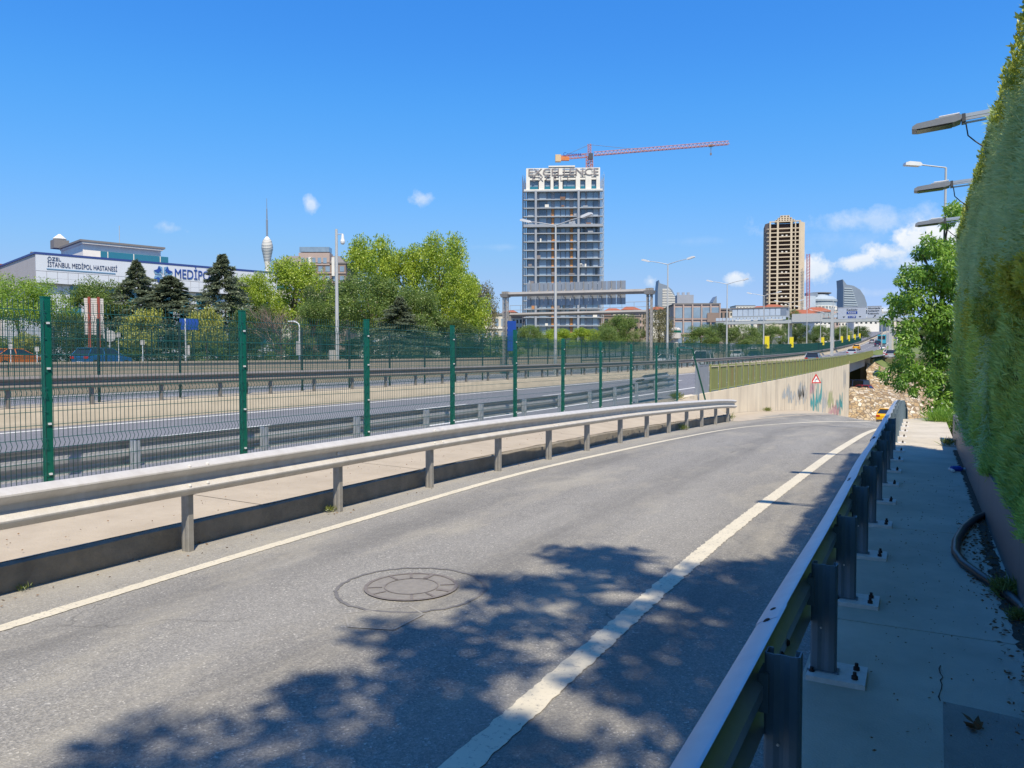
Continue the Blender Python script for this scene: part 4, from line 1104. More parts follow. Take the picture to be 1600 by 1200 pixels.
# tree behind the camera whose shade falls over the ramp
sh = thing('broadleaf_tree', 'leafy tree behind the hedge whose shade dapples the ramp', 'tree', (1.7, .8, .3))
rng = np.random.default_rng(9); sb = []
for (x, y, z, r) in [(-.2, 3.5, 5.9, .42), (.35, 3.0, 6.2, .4), (-.25, 2.4, 6.0, .35), (.2, 2.2, 6.1, .6), (.9, 3.1, 6.2, .62), (1.5, 2.6, 6.5, .8), (-.25, 1.2, 5.9, .42), (.1, .5, 6.0, .6), (-.3, -.1, 5.7, .35), (-.35, -.9, 5.8, .4), (0, -1.2, 6, .7), (.9, 1.2, 6.4, .8),
                     (1.0, -.4, 6.3, .9), (2.0, .8, 6.6, 1.1), (1.2, 3.7, 6, .4), (1.9, 3.5, 6, .6), (.1, 1.7, 5.5, .35), (.6, 0, 5.6, .5), (2.6, 2.2, 6.3, 1), (1.6, -1.6, 6.3, 1), (.4, -2.2, 6, .8)]:
    for k in range(3):
        j = rng.normal(0, .45, 3) * r; sb.append((x - 1.7 + j[0], y - .8 + j[1], z - .3 + j[2] * .6, r * rng.uniform(.35, .7)))
P, d = blob_points(sb, 21000, .3)
put('crown', quads_mesh('crown', leaves(P, d + np.array([0, 0, -.3]), .15, .07, .6), 'near_leaf'), sh)
mb = MB(); mb.tube([(0, 0, -.2), (.05, 0, 2), (0, .05, 4), (-.1, .2, 6)], [.12, .10, .08, .05], 8)
for (x, y, z) in [(-.2, 3.0, 5.9), (-.3, -.6, 5.8), (1.5, 2.6, 6.2), (.3, 1.8, 6)]: mb.tube([(0, 0, 3.6), ((x - 1.7) * .5, (y - .8) * .5, 4.7), (x - 1.7, y - .8, z - .3)], [.06, .04, .015], 6)
mb.build('trunk', 'bark', sh)

# ------------------------------------------------------------------ hedge and planter wall
pw = thing('planter_wall', 'low dark grey sheet metal wall holding the hedge beside the sidewalk', 'planter wall', (.6, 0, .2))
for a, b in zip([-6, -2, 2, 6, 10, 13.4], [-2, 2, 6, 10, 13.4, 17.6]):
    B((.015, (a + b) / 2, .245), (.03, (b - a) - .006, .49)).build('panel', 'metal_planter', pw)
    B((.045, (a + b) / 2, .497), (.09, (b - a) - .006, .014)).build('top_flange', 'metal_planter', pw)
struct(B((2.2, 5.6, .4), (3.06, 23.9, .5)).build('planting_bed', 'soil'))

def hedge_leaves(n, y0, y1, z0, z1, X0, thick, L_, Wd, seed, out=-.5, upw=.8, ydir=.35, bulge=.05, jit=.35, clump=26, edge_top=True, far=None):
    r = np.random.default_rng(seed)
    # denser toward the camera
    t = r.uniform(0, 1, n); y = y0 + (y1 - y0) * t ** 1.25
    z = r.uniform(z0, z1, n)
    b = bulge * (np.sin(y * 2.1 + np.sin(z * 3) * 1.3) + .7 * np.sin(z * 5.3 + y * 4.1) + .6 * np.sin(y * 9.7 + z * 7.9) * np.sin(z * 11 + y * 3))
    if far: X0 = X0 + (far - X0) * np.clip((y - 9) / 4.5, 0, 1) * np.clip((z - .75) / .7, 0, 1)
    x = X0 - b + thick * r.uniform(0, 1, n) ** 2
    P = np.stack([x, y, z], 1)
    D = np.stack([np.full(n, out) + .3 * np.sin(y * 5 + z * 3), ydir + .5 * np.sin(y * 3.1 + z * 6), np.full(n, upw)], 1)
    return leaves(P, D, L_, Wd, jit, r, np.tile([-1., -.2, .45], (n, 1)), .45)
def hedge_top(n, y0, y1, z, X0, X1, L_, Wd, seed, amp=.05):
    r = np.random.default_rng(seed); y = r.uniform(y0, y1, n); x = r.uniform(X0, X1, n)
    zz = z + amp * (np.sin(y * 6) + np.sin(y * 17 + 1) * .6) + r.uniform(-.12, .03, n)
    return leaves(np.stack([x, y, zz], 1), np.tile([-.1, .05, 1.0], (n, 1)), L_, Wd, .45, r)
def hedge_end(n, y, z0, z1, X0, X1, L_, Wd, seed):
    r = np.random.default_rng(seed); x = r.uniform(X0, X1, n); z = r.uniform(z0, z1, n)
    return leaves(np.stack([x, y + r.uniform(-.15, .05, n), z], 1), np.tile([-.2, .5, .7], (n, 1)), L_, Wd, .4, r)
lh = thing('hedge', 'dense bright green conifer hedge with golden shoots, growing over the metal planter wall', 'hedge', (0, 0, 0))
put('foliage', quads_mesh('foliage', np.concatenate([
    hedge_leaves(95000, 2.5, 11, .66, 2.6, .66, .10, .075, .011, 1, bulge=.06, jit=.5, far=.54),
    hedge_leaves(30000, 8, 14.1, .66, 2.6, .66, .10, .10, .015, 2, bulge=.06, far=.54, jit=.5),
    hedge_top(6000, -4, 14.1, 2.6, .55, 1.1, .10, .012, 3), hedge_end(5000, 14.15, .6, 2.6, .52, 1.6, .12, .014, 4)]), 'hedge_low'), lh)
# golden clumps high on the face and top edge, sunlit tone put into colour
r = np.random.default_rng(12); gb = []
for k in range(120):
    y = 1.5 + 12.5 * r.uniform(0, 1) ** 1.1; gb.append((.60 + r.uniform(-.03, .06), y, r.uniform(2.12, 2.72) - .12 * math.sin(y * 3), r.uniform(.05, .13)))
P, d = blob_points(gb, 26000, .5)
put('golden_shoots', quads_mesh('golden_shoots', leaves(P, d * .7 + np.array([-.2, 0, .5]), .045, .018, .6, None, d + np.array([-.6, -.1, .5]), .4), 'hedge_gold_lit'), lh)
B((1.17, 5.0, 1.6), (.9, 17.8, 1.95)).build('core_blocker', 'hedge_core', lh)  # added solid dark core, blocks light behind the leaves
uh = thing('hedge', 'taller grey-green hedge rising above the bright conifer hedge, under the floodlights', 'hedge', (0, 0, 0))
put('foliage', quads_mesh('foliage', np.concatenate([
    hedge_leaves(70000, 2.5, 14.0, 2.45, 3.8, .56, .10, .10, .011, 21, out=-.3, upw=.1, ydir=-.8, bulge=.025, jit=.4),
    hedge_leaves(9000, 9, 14.0, .7, 2.6, .60, .10, .13, .012, 22, out=-.25, upw=-.25, ydir=-.9, bulge=.02),
    hedge_end(6000, 14.05, 2.0, 3.8, .50, 1.5, .12, .014, 24)]), 'hedge_up'), uh)
put('top_shoots', quads_mesh('top_shoots', np.concatenate([hedge_top(16000, -3, 14.0, 3.8, .50, 1.4, .060, .020, 23, .03), hedge_top(7000, 3, 14.0, 3.76, .48, .60, .045, .018, 29, .04)]), 'hedge_tip'), uh)
B((1.1, 5.0, 3.15), (.9, 17.6, 1.2)).build('core_blocker', 'hedge_core_up', uh)  # solid box added inside the tall hedge to stop light passing through

# ------------------------------------------------------------------ floodlights over the hedge
def floodlight(label, y, zc, tilt=0):
    t = thing('floodlight', label, 'floodlight', (.14, y, zc), 0, 'floodlights reaching over the hedge'); t.rotation_euler = (0, tilt, 0)
    prof = [(-.24, -.028), (-.235, -.005), (-.20, .015), (-.02, .024), (.14, .028), (.15, .02), (.15, -.02), (.10, -.032), (-.21, -.035)]
    MB().prism(prof, -.09, .09, lambda u, v, d: (u, d, v)).build('head', 'lamp_body', t)
    B((-.06, 0, -.038), (.28, .14, .010)).build('lens', 'lens_glass', t)
    mb = MB()
    mb.box((.03, 0, .030), (.16, .12, .014)); mb.tube([(-.02, -.05, .045), (.14, -.05, .045)], .008, 6); mb.tube([(-.02, .05, .045), (.14, .05, .045)], .008, 6)
    mb.build('driver_box', 'galv', t)
    for s in (-.05, .05): B((.36, s, .015), (.42, .018, .03)).build('arm', 'galv_bright', t)
    for s in (-.035,): B((.36, 0, s), (.40, .03, .012)).build('arm', 'galv_bright', t)
    B((.17, 0, 0), (.03, .12, .07)).build('bracket', 'lamp_dark', t)
    MB().tube([(.56, 0, .06), (.58, 0, -1.2), (.58, 0, -3.2)], .03, 8).build('post', 'galv_post', t)
    MB().tube([(.19, .05, -.03), (.20, .05, -.14), (.25, .05, -.20), (.32, .05, -.27), (.33, .05, -.36)], .006, 5).build('cable', 'hose', t)
floodlight('nearest and largest looking of the three grey floodlights over the hedge', 8.0, 3.93, R(-4))
floodlight('middle one of the three grey floodlights over the hedge', 10.9, 3.93, R(-3))
floodlight('lowest in the picture of the three grey floodlights over the hedge', 13.7, 3.93, R(-3))
# street lamp behind
p = at(1478, 262, 33); zb = -1.2
sl = thing('street_lamp', 'single arm street lamp rising behind the leafy tree and hedge', 'street lamp', (p.x, p.y, zb))
MB().tube([(0, 0, 0), (0, 0, p.z - zb)], [.075, .045], 8).build('pole', 'pole_grey', sl)
pa = at(1440, 255, 33) - p; MB().tube([(0, 0, p.z - zb), (pa.x, pa.y, p.z - zb + .12)], .028, 6).build('arm', 'pole_grey', sl)
ang = math.atan2(pa.y, pa.x)
MB().prism([(0, -.05), (.1, .06), (.55, .10), (.72, .05), (.74, -.06), (.1, -.10)], -.13, .13, lambda u, v, d: (pa.x + u * cos(ang) - d * sin(ang), pa.y + u * sin(ang) + d * cos(ang), p.z - zb + .15 + v)).build('head', 'lamp_white', sl)

# ------------------------------------------------------------------ street lamps of the median
def lamp_post(X, Y, H, label, span=1.7, base=None):
    z0 = hw(Y) + .44 if base is None else base
    t = thing('street_lamp', label, 'street lamp', (X, Y, z0), 0, 'double arm street lamps on the median')
    MB().tube([(0, 0, 0), (0, 0, H)], [.11, .05], 8).build('pole', 'pole_grey', t)
    MB().box((0, 0, .02), (.4, .4, .04)).build('base_flange', 'pole_grey', t)
    for s in (-1, 1):
        MB().tube([(0, 0, H - .02), (s * span * .55, 0, H + .22), (s * span, 0, H + .36)], [.04, .032, .028], 6).build('arm', 'pole_grey', t)
        MB().prism([(0, -.05), (.08, .06), (.5, .13), (.68, .09), (.70, -.01), (.1, -.09)], -.14, .14, lambda u, v, d, s=s: (s * (span - .05 + u), d, H + .36 + v + u * .15)).build('head', 'lamp_white', t)
    return t
lampY = []
names = ['tallest looking double arm street lamp in front of the unfinished tower', 'second double arm street lamp, right of the gantry post', 'third double arm street lamp, left of the glass footbridge',
         'fourth double arm street lamp carrying the first yellow banner', 'fifth double arm street lamp carrying the second yellow banner', 'sixth double arm street lamp before the red roofs',
         'seventh double arm street lamp carrying the third yellow banner', 'eighth double arm street lamp left of the sign gantry', 'ninth double arm street lamp left of the far banners', 'tenth double arm street lamp among the far banners', 'eleventh double arm street lamp under the overhead sign', 'farthest double arm street lamp on the median']
Y0 = (46.3 - .469 * 19.4) / .883
for k in range(12):
    Y = Y0 + 23.2 * k; lamp_post(-19.4, Y, 9.0, names[k]); lampY.append(Y)
def banner(i, label, Y=None):
    Y = Y or lampY[i]; z = hw(Y) + .44
    b = thing('banner', label, 'banner', (-19.4 + .48, Y - .02, z + 2.5), 0, 'yellow banners on the lamp posts')
    B((0, 0, 0), (.62, .02, 1.75)).build('cloth', 'banner_yellow', b)
    mb = MB().box((.02, -.013, -.62), (.34, .004, .04)).box((.02, -.013, -.5), (.20, .004, .10)).box((-.1, -.013, -.3), (.10, .004, .16)); mb.build('print', 'sign_black', b)
    for z_ in (-.8, .8): MB().tube([(-.5, 0, z_), (.31, 0, z_)], .018, 5).build('bracket', 'pole_grey', b)
banner(3, 'yellow banner on the fourth street lamp, the leftmost banner'); banner(4, 'yellow banner with dark print, second from the left'); banner(6, 'small yellow banner third from the left')
banner(8, 'far yellow banner fourth from the left'); banner(9, 'far yellow banner fifth from the left'); banner(10, 'far yellow banner sixth from the left'); banner(11, 'farthest yellow banner on the median')

# camera pole
p = at(527, 556, 51); z0 = ground_z(p.x, p.y); H = at(525, 358, 51).z - z0
cp = thing('camera_pole', 'tall slim grey pole with a white dome camera at the top', 'camera pole', (p.x, p.y, z0))
MB().tube([(0, 0, 0), (0, 0, H)], [.13, .085], 8).build('pole', 'pole_grey', cp)
MB().tube([(0, 0, H - .35), (.4, .15, H - .32)], .025, 6).build('arm', 'pole_grey', cp)
MB().lathe([(.06, 0), (.09, -.15), (.12, -.35), (.16, -.5), (.14, -.62), (.07, -.7)], (.4, .15, H - .32), 10).build('dome_camera', 'lamp_white', cp)
B((-.35, -.1, .9), (.4, .25, .8)).build('cabinet', 'louver', cp)
# solar lamp
p = at(468, 560, 60); z0 = ground_z(p.x, p.y); zt = at(468, 508, 60).z - z0
so = thing('solar_lamp', 'small solar lamp on a thin pole with a grey cabinet under the bare tree', 'lamp', (p.x, p.y, z0))
MB().tube([(0, 0, 0), (0, 0, zt), (-.2, 0, zt + .2), (-.6, 0, zt + .3)], .05, 6).build('pole', 'lamp_white', so)
B((-.75, 0, zt + .32), (.6, .25, .08), 0).build('panel', 'lamp_white', so); B((.1, -.1, 1.5), (.4, .25, 1.1)).build('cabinet', 'louver', so)

# ------------------------------------------------------------------ gantry with board seen from behind
ga = thing('sign_gantry', 'grey steel gantry over the far carriageway carrying a long board seen from behind', 'gantry', (0, 0, 0))
pr = at(1015, 458, 61); pl = at(790, 463, 67)
for q in (pr, pl):
    z0 = hw(q.y) + .2; mb = MB()
    for (sx, sy) in ((-.16, -.16), (.16, -.16), (.16, .16), (-.16, .16)): mb.box((q.x + sx, q.y + sy, (z0 + q.z) / 2), (.09, .09, q.z - z0))
    zz = z0 + .2; s = 1
    while zz < q.z - .4:
        mb.bar((q.x - .16, q.y - .16, zz), (q.x + .16, q.y - .16, zz + .4), .03); mb.bar((q.x + .16, q.y - .16, zz), (q.x + .16, q.y + .16, zz + .4), .03); zz += .4
    mb.build('column', 'gantry', ga)
    mb = MB().box((q.x, q.y, q.z + .05), (.62, .62, .30), 0, 1.25)
    for k in range(3): mb.box((q.x - .2 + .2 * k, q.y, q.z + .3), (.12, .5, .2))
    mb.build('column_head', 'gantry', ga)
dv = (pl - pr); L0 = dv.length; ax = dv.normalized()
def gf(t, dy, z): return (pr.x + dv.x * t, pr.y + dv.y * t + dy, pr.z + dv.z * t + z)
mb = MB(); mb.tube([gf(-.02, 0, .15), gf(1.02, 0, .15)], .2, 4); mb.build('beam', 'gantry', ga)
t0, t1 = (1015 - 978) / 225, (1015 - 822) / 225
nb = 11
for k in range(nb):
    a = t0 + (t1 - t0) * k / nb + .002; b = t0 + (t1 - t0) * (k + 1) / nb - .002
    for (z0, z1) in ((-.15, 1.10), (-.82, -.16)):
        if k < 0: continue
        MB().add([gf(a, .42, z0), gf(b, .42, z0), gf(b, .42, z1), gf(a, .42, z1), gf(a, .46, z0), gf(b, .46, z0), gf(b, .46, z1), gf(a, .46, z1)],
                 [(0, 1, 2, 3), (7, 6, 5, 4), (0, 4, 5, 1), (1, 5, 6, 2), (2, 6, 7, 3), (3, 7, 4, 0)]).build('board_panel', 'sign_back', ga)
    m = (a + b) / 2; mb = MB(); mb.tube([gf(m, .36, -.82), gf(m, .36, 1.12)], .03, 4); mb.tube([gf(m, 0, -.12), gf(m, .36, -.3)], .03, 4); mb.tube([gf(m, 0, .3), gf(m, .36, .5)], .03, 4); mb.build('bracket', 'gantry', ga)
B((pl.x + .6, pl.y, hw(pl.y) + 3.3), (.8, .06, 2.6), .9).build('side_board', 'sign_blue', ga)
# second, lower gantry further on with a walkway rail
g2 = thing('sign_gantry', 'lower horizontal gantry truss with handrail, behind the long board', 'gantry', (0, 0, 0))
qa, qb = at(1010, 487, 84), at(797, 492, 92)
mb = MB(); mb.tube([qa, qb], .22, 4); mb.tube([qa + Vector((0, .6, .1)), qb + Vector((0, .6, .1))], .12, 4); mb.build('truss', 'gantry', g2)
for k in range(13):
    t = k / 12; q = qa.lerp(qb, t); MB().tube([q, q + Vector((0, 0, 1.1))], .022, 4).build('handrail_post', 'gantry', g2)
for z in (.55, 1.1): MB().tube([qa + Vector((0, 0, z)), qb + Vector((0, 0, z))], .022, 4).build('handrail', 'gantry', g2)
q = qb; z0 = hw(q.y); B((q.x, q.y, (z0 + q.z) / 2), (.3, .3, q.z - z0)).build('column', 'gantry', g2)

# ------------------------------------------------------------------ roadside signs on the left
def yaw_to_cam(p): return math.atan2(-p.x, p.y) + 0.0      # +Y axis points away from the camera
p = at(148, 560, 62); z0 = ground_z(p.x, p.y); th_ = math.atan2(p.y, p.x) - pi / 2; ztop = at(148, 466, 62).z - z0; zbot = at(148, 523, 62).z - z0
ts = thing('road_sign', 'slatted board seen from behind on two red-brown posts', 'sign', (p.x, p.y, z0), th_)
for s in (-.33, .33): B((s, -.08, (ztop + .1) / 2), (.2, .14, ztop + .1)).build('post', 'red_brown', ts)
nsl = 17
for k in range(nsl):
    z = zbot + (ztop - zbot) * (k + .5) / nsl; B((0, 0, z), (1.38, .05, (ztop - zbot) / nsl * .86)).build('slat', 'louver', ts)
p = at(172, 560, 60); z0 = ground_z(p.x, p.y); zt = at(172, 525, 60).z - z0
rs = thing('road_sign', 'round sign seen from behind, right of the slatted board', 'sign', (p.x, p.y, z0), th_)
MB().tube([(0, 0, 0), (0, 0, zt + .3)], .035, 6).build('pole', 'pole_grey', rs)
MB().prism([(.45 * cos(2 * pi * k / 20), .45 * sin(2 * pi * k / 20)) for k in range(20)], .04, .06, lambda u, v, d: (u, -d, zt + v)).build('disc', 'louver', rs)
for s in (-.12, .12): B((s, -.08, zt), (.05, .03, .8)).build('rib', 'pole_grey', rs)
p = at(290, 560, 62); z0 = ground_z(p.x, p.y); zt = at(290, 507, 62).z - z0
bs = thing('road_sign', 'rectangular blue sign on a white pole below the broad conifer', 'sign', (p.x, p.y, z0), th_)
MB().tube([(0, -.06, 0), (0, -.06, zt + .5)], .05, 6).build('pole', 'lamp_white', bs)
B((.28, 0, zt + .02), (1.42, .05, .9)).build('plate', 'sign_blue', bs); B((.2, -.1, 1.4), (.22, .2, .8)).build('box', 'louver', bs)
for (px, pt, lab) in ((186, 520, 'thin white pole right of the blue car'), (223, 532, 'pair of small signs on a thin pole left of the blue sign'), (17, 538, 'white marker post in front of the orange car'), (58, 542, 'white marker post right of the orange car')):
    p = at(px, 562, 54); z0 = ground_z(p.x, p.y); zt = at(px, pt, 54).z - z0
    m_ = thing('marker_post', lab, 'post', (p.x, p.y, z0), th_)
    MB().tube([(0, 0, 0), (0, 0, zt)], .035, 6).build('pole', 'lamp_white', m_); B((0, -.05, zt - .15), (.24, .04, .34)).build('plate', 'louver', m_)

# curve warning sign on the wall
ty = at(1257, 592, 63); ts = thing('warning_sign', 'triangular red and white curve warning sign on the retaining wall', 'sign', (WALLX + .3, ty.y, ty.z + .05), R(32))
tri = [(-.45, -.39), (.45, -.39), (0, .39)]
MB().prism(tri, 0, .03, lambda u, v, d: (u, d, v)).build('red_plate', 'sign_red', ts)
MB().prism([(u * .66, (v + .08) * .66 - .10) for u, v in tri], -.006, -.001, lambda u, v, d: (u, d, v)).build('white_face', 'sign_white', ts)
ar = MB(); ar.tube([(-.08, -.012, -.28), (-.08, -.012, -.14), (-.03, -.012, -.06), (.05, -.012, -.05)], .02, 4); ar.prism([(.04, -.11), (.15, -.05), (.04, .01)], -.02, -.007, lambda u, v, d: (u, d, v)); ar.build('arrow', 'sign_black', ts)
MB().tube([(0, .05, -.6), (0, .05, .5)], .03, 6).build('bracket', 'pole_grey', ts)
# chevron sign
cy = at(1405, 629, 90); cs = thing('chevron_sign', 'white board with a red chevron pointing right at the foot of the ramp', 'sign', (cy.x, cy.y, cy.z), R(2))
B((0, .02, 0), (.75, .03, .62)).build('board', 'sign_white', cs)
MB().prism([(-.15, -.25), (.03, -.25), (.22, 0), (.03, .25), (-.15, .25), (.04, 0)], -.01, .004, lambda u, v, d: (u, d, v)).build('chevron', 'sign_red', cs)
MB().tube([(0, .06, -2.2), (0, .06, .2)], .035, 6).build('pole', 'pole_grey', cs)
c2 = thing('marker_post', 'small pale green plate left of the chevron sign', 'sign', at(1398.5, 629, 92)); B((0, 0, 0), (.35, .03, .5)).build('plate', 'louver', c2); MB().tube([(0, .05, -2.2), (0, .05, .1)], .03, 6).build('pole', 'pole_grey', c2)

# ------------------------------------------------------------------ vehicles
wheel_m = MB().tube([(-.1, 0, 0), (.1, 0, 0)], .32, 16).mesh('tyre', 'tyre'); rim_m = MB().tube([(-.105, 0, 0), (.105, 0, 0)], .19, 12).mesh('rim', 'rim')
def car(label, paint_, loc, heading, kind='sedan', name=None, cat='car', sc=1.0):
    """car pointing along +Y of its own frame"""
    t = thing(name or ('taxi' if paint_ == 'car_yellow' else 'parked_car' if kind == 'parked' else 'car'), label, cat, loc, heading); t.scale = (sc,) * 3
    if kind == 'van': low = [(-2.2, .3), (-2.25, .95), (2.0, .95), (2.25, .8), (2.28, .35), (2.1, .22), (-2.1, .22)]; cab = [(-2.2, .95), (-2.1, 1.85), (.9, 1.88), (1.6, .98)]; top = 1.88
    elif kind == 'hatch': low = [(-1.95, .3), (-2.0, .9), (-1.2, .98), (.9, .95), (1.9, .78), (2.02, .42), (1.85, .22), (-1.8, .22)]; cab = [(-1.95, .93), (-1.55, 1.42), (-.3, 1.5), (.35, 1.42), (1.1, .94)]; top = 1.5
    else: low = [(-2.25, .32), (-2.28, .82), (-2.1, .98), (-1.4, 1.02), (.9, .96), (1.95, .80), (2.25, .62), (2.25, .35), (2.1, .22), (-2.1, .22)]; cab = [(-1.75, 1.0), (-1.05, 1.40), (-.2, 1.46), (.25, 1.38), (1.1, .95)]; top = 1.46
    def loft(poly, w0, taper, name_, m):
        zmin = min(z for y, z in poly); zmax = max(z for y, z in poly); mb = MB(); n = len(poly); vs = []
        for s in (-1, 1):
            for (y, z) in poly:
                k = 1 - taper * (z - zmin) / (zmax - zmin); k2 = 1 - .05 * (abs(y) > 1.9)
                vs.append((s * w0 * k * k2, y, z))
        fs = [tuple(range(n)), tuple(reversed(range(n, 2 * n)))] + [(i, i + n, (i + 1) % n + n, (i + 1) % n) for i in range(n)]
        o = mb.add(vs, fs).build(name_, m, t)
        bv = o.modifiers.new('b', 'BEVEL'); bv.width = .05; bv.segments = 2; return o
    loft(low, .9, .04, 'body', paint_)
    loft(cab, .84, .22, 'window_glass', 'glass_dark')
    yy = [y for y, z in cab if z > top - .12]; r0, r1 = min(yy), max(yy)
    o = B((0, (r0 + r1) / 2, top - .01), (1.30, (r1 - r0) + .12, .06)).build('roof', paint_, t)
    # pillars
    mb = MB()
    for s in (-1, 1):
        f_, b_ = cab[-1], cab[0]; fr = cab[-2]; bk = cab[1]
        for (pa_, pb_) in ((f_, fr), (b_, bk), (((f_[0] + b_[0]) / 2 - .1, f_[1]), ((f_[0] + b_[0]) / 2 - .1, top - .03))):
            mb.tube([(s * .85, pa_[0], pa_[1]), (s * .66, pb_[0], pb_[1])], .04, 4)
    mb.build('pillar', paint_, t)
    e = low[0][0] - .02; fe = max(y for y, z in low)
    for s in (-1, 1):
        B((s * .66, e - .01, .80), (.36, .06, .17)).build('tail_light', 'tail_red', t); B((s * .66, fe - .08, .62), (.34, .10, .14)).build('headlight', 'head_white', t)
        for y in (-1.35, 1.35):
            w = put('wheel', wheel_m, t, (s * .80, y, .32)); put('rim', rim_m, w)
    B((0, e - .02, .46), (.52, .03, .12)).build('plate', 'sign_white', t)
    B((0, e + .01, .34), (1.6, .1, .16)).build('bumper', 'lamp_dark', t)
    if paint_ == 'car_yellow': B((0, r0 + .5, top + .08), (.5, .2, .14)).build('roof_sign', 'head_white', t)
    return t
def on_hw(px, X, road=hw, dz=.0):
    """point on the highway line X that is seen at column px"""
    k = (px - 800) / 1200; # X = lat cos - Z sin ; solve for Y
    # lateral = X cos + Y sin ; depth = -X sin + Y cos ; k = lateral/depth
    Y = X * (cos(YAW) + k * sin(YAW)) / (k * cos(YAW) - sin(YAW)); return (X, Y, road(Y) + dz)
up_s = lambda Y: math.atan2(g(Y + 2) - g(Y - 2), 4)
car('steel blue hatchback driving away just above the olive railing', 'car_steel', on_hw(1271, -12.0), 0, 'hatch')
car('light silver car behind the yellow taxi on the highway', 'car_silver', on_hw(1331, -11.6), 0)
car('yellow taxi driving away on the highway', 'car_yellow', on_hw(1338, -13.6 - 1.4), 0)
car('dark blue van in the distance right of the highway taxi', 'car_navy', on_hw(1371, -11.7), 0, 'van')
car('white van in the distance behind the dark blue van', 'car_silver', on_hw(1372, -11.5 - 0), 0, 'sedan') if False else None
b_ = thing('bus', 'distant turquoise bus far up the highway', 'bus', (-11.5, 292, hw(292)))
B((0, 0, 1.75), (2.5, 9, 2.9)).build('body', 'car_teal', b_); B((0, -4.52, 2.2), (2.2, .06, 1.2)).build('window_glass', 'glass_dark', b_)
for s in (-1, 1):
    for y in (-3, 3): put('wheel', wheel_m, b_, (s * 1.1, y, .35), None, (1.2, 1.4, 1.4))
for i, (px, X, c, lab) in enumerate([(1388, -5.0, 'car_white', 'white car on the merging lane by the far lamp poles'), (1392, -4.2, 'car_silver', 'silver car last in the merging lane'), (1379, -8.3, 'car_white', 'white car beside the bus'), (1362, -15.3, 'car_silver', 'far silver car on the inner lane')]):
    car(lab, c, on_hw(px, X), 0, 'hatch' if i % 2 else 'sedan')
G4 = 'cars on the far carriageway'
for i, (px, X, c, k, lab) in enumerate([(1098, -22.8, 'car_white', 'van', 'white van coming the other way below the grid building'), (1040, -29.5, 'car_white', 'sedan', 'white car on the outer lane beside the gantry post'),
        (1152, -30, 'car_white', 'sedan', 'white car coming the other way left of the first banner'), (1178, -26, 'car_navy', 'sedan', 'dark car coming the other way behind the first banner'),
        (1255, -24, 'car_silver', 'sedan', 'silver car coming the other way right of the second banner')]):
    t = car(lab, c, on_hw(px, X), pi, k); t['group'] = G4
G5 = 'cars parked and queuing along the frontage'
for i, (px, X, c, lab) in enumerate([(1240, -36, 'car_white', 'white car in the queue left of the third banner'), (1252, -40, 'car_silver', 'silver car in the queue behind the others'), (1263, -36, 'car_white', 'white car in the middle of the queue'),
        (1278, -36, 'car_navy', 'dark car in the queue under the third banner'), (1290, -34, 'car_white', 'white car right of the third banner'), (1304, -34, 'car_white', 'white car left of the sign gantry column'),
        (1232, -41, 'car_blue', 'blue car at the left end of the queue'), (1335, -36, 'car_white', 'far white car under the overhead sign'), (1345, -33, 'car_white', 'farthest white car of the queue'), (1068, -46, 'car_white', 'small white car above the mesh fence beside the lamp post')]):
    t = car(lab, c, on_hw(px, X, lambda Y: ground_z(-40, Y) + .02), 0 if i % 2 else pi); t['group'] = G5
fr = lambda Y: g(Y) + .97
p = at(22, 560, 56); car('orange car passing left of the thick fence post', 'car_orange', (p.x, p.y, fr(p.y)), R(8), 'sedan', name='car')
p = at(160, 560, 57); car('blue car passing beneath the twin post sign', 'car_blue', (p.x, p.y, fr(p.y)), R(8), 'hatch')
p = at(-4, 560, 62); car('white car behind the orange car at the picture edge', 'car_white', (p.x, p.y, fr(p.y)), R(8), 'sedan')
p = at(742, 560, 84); car('pale van parked left of the gantry post', 'car_silver', (p.x, p.y, fr(p.y)), R(-70), 'van')
p = at(745, 552, 74)
# the taxi going down the ramp
tx = at(1387, 645, 80); car('yellow taxi going down the ramp, half hidden by the crest', 'car_yellow', (tx.x, tx.y, zr(tx.x, tx.y)), R(-4))
p = at(1333, 600, 112); car('dark blue car parked in the underpass', 'car_navy', (p.x, p.y, at(1333, 604, 112).z - .9), R(60), 'van')
p = at(1345, 600, 108); car('red car beside the pier of the underpass', 'car_red', (p.x, p.y, at(1345, 606, 108).z - .8), R(70), 'hatch', sc=.8)

# ------------------------------------------------------------------ hospital
def frame2(P0, P1, zref):
    d = Vector((P1.x - P0.x, P1.y - P0.y, 0)); L_ = d.length; d.normalize(); nrm = Vector((d.y, -d.x, 0))   # toward the camera side
    if nrm.dot(Vector((-P0.x, -P0.y, 0))) < 0: nrm = -nrm
    return d, nrm, L_, math.atan2(d.y, d.x)
H0 = at(53, 397, 130); H1 = at(340, 420, 152)
d, nm, HL, hrz = frame2(H0, H1, 0)
gz = ground_z(H0.x, H0.y)
hp = thing('hospital', 'pale blue-grey panelled hospital with blue trim and large name letters', 'hospital', (H0.x, H0.y, 0), hrz)
sg = 1 if (Matrix.Rotation(hrz, 3, 'Z') @ Vector((0, -1, 0))).dot(nm) > 0 else -1
# local: x along the facade, y = -sg is toward the camera
ztop = H0.z; fas = (45 / 1200 * 130) ; LEN = HL + 12
B((LEN / 2, sg * 15, (ztop - fas + gz) / 2), (LEN - 1.2, 30, ztop - fas - gz)).build('lower_wall', 'hosp_panel', hp)
B((LEN / 2, sg * 14.6, ztop - fas / 2), (LEN, 31, fas)).build('upper_wall', 'hosp_side', hp)
B((LEN / 2, sg * 14.6, ztop + .12), (LEN + .3, 31.3, .35)).build('roof_trim', 'blue_trim', hp)
yf = -sg * .95
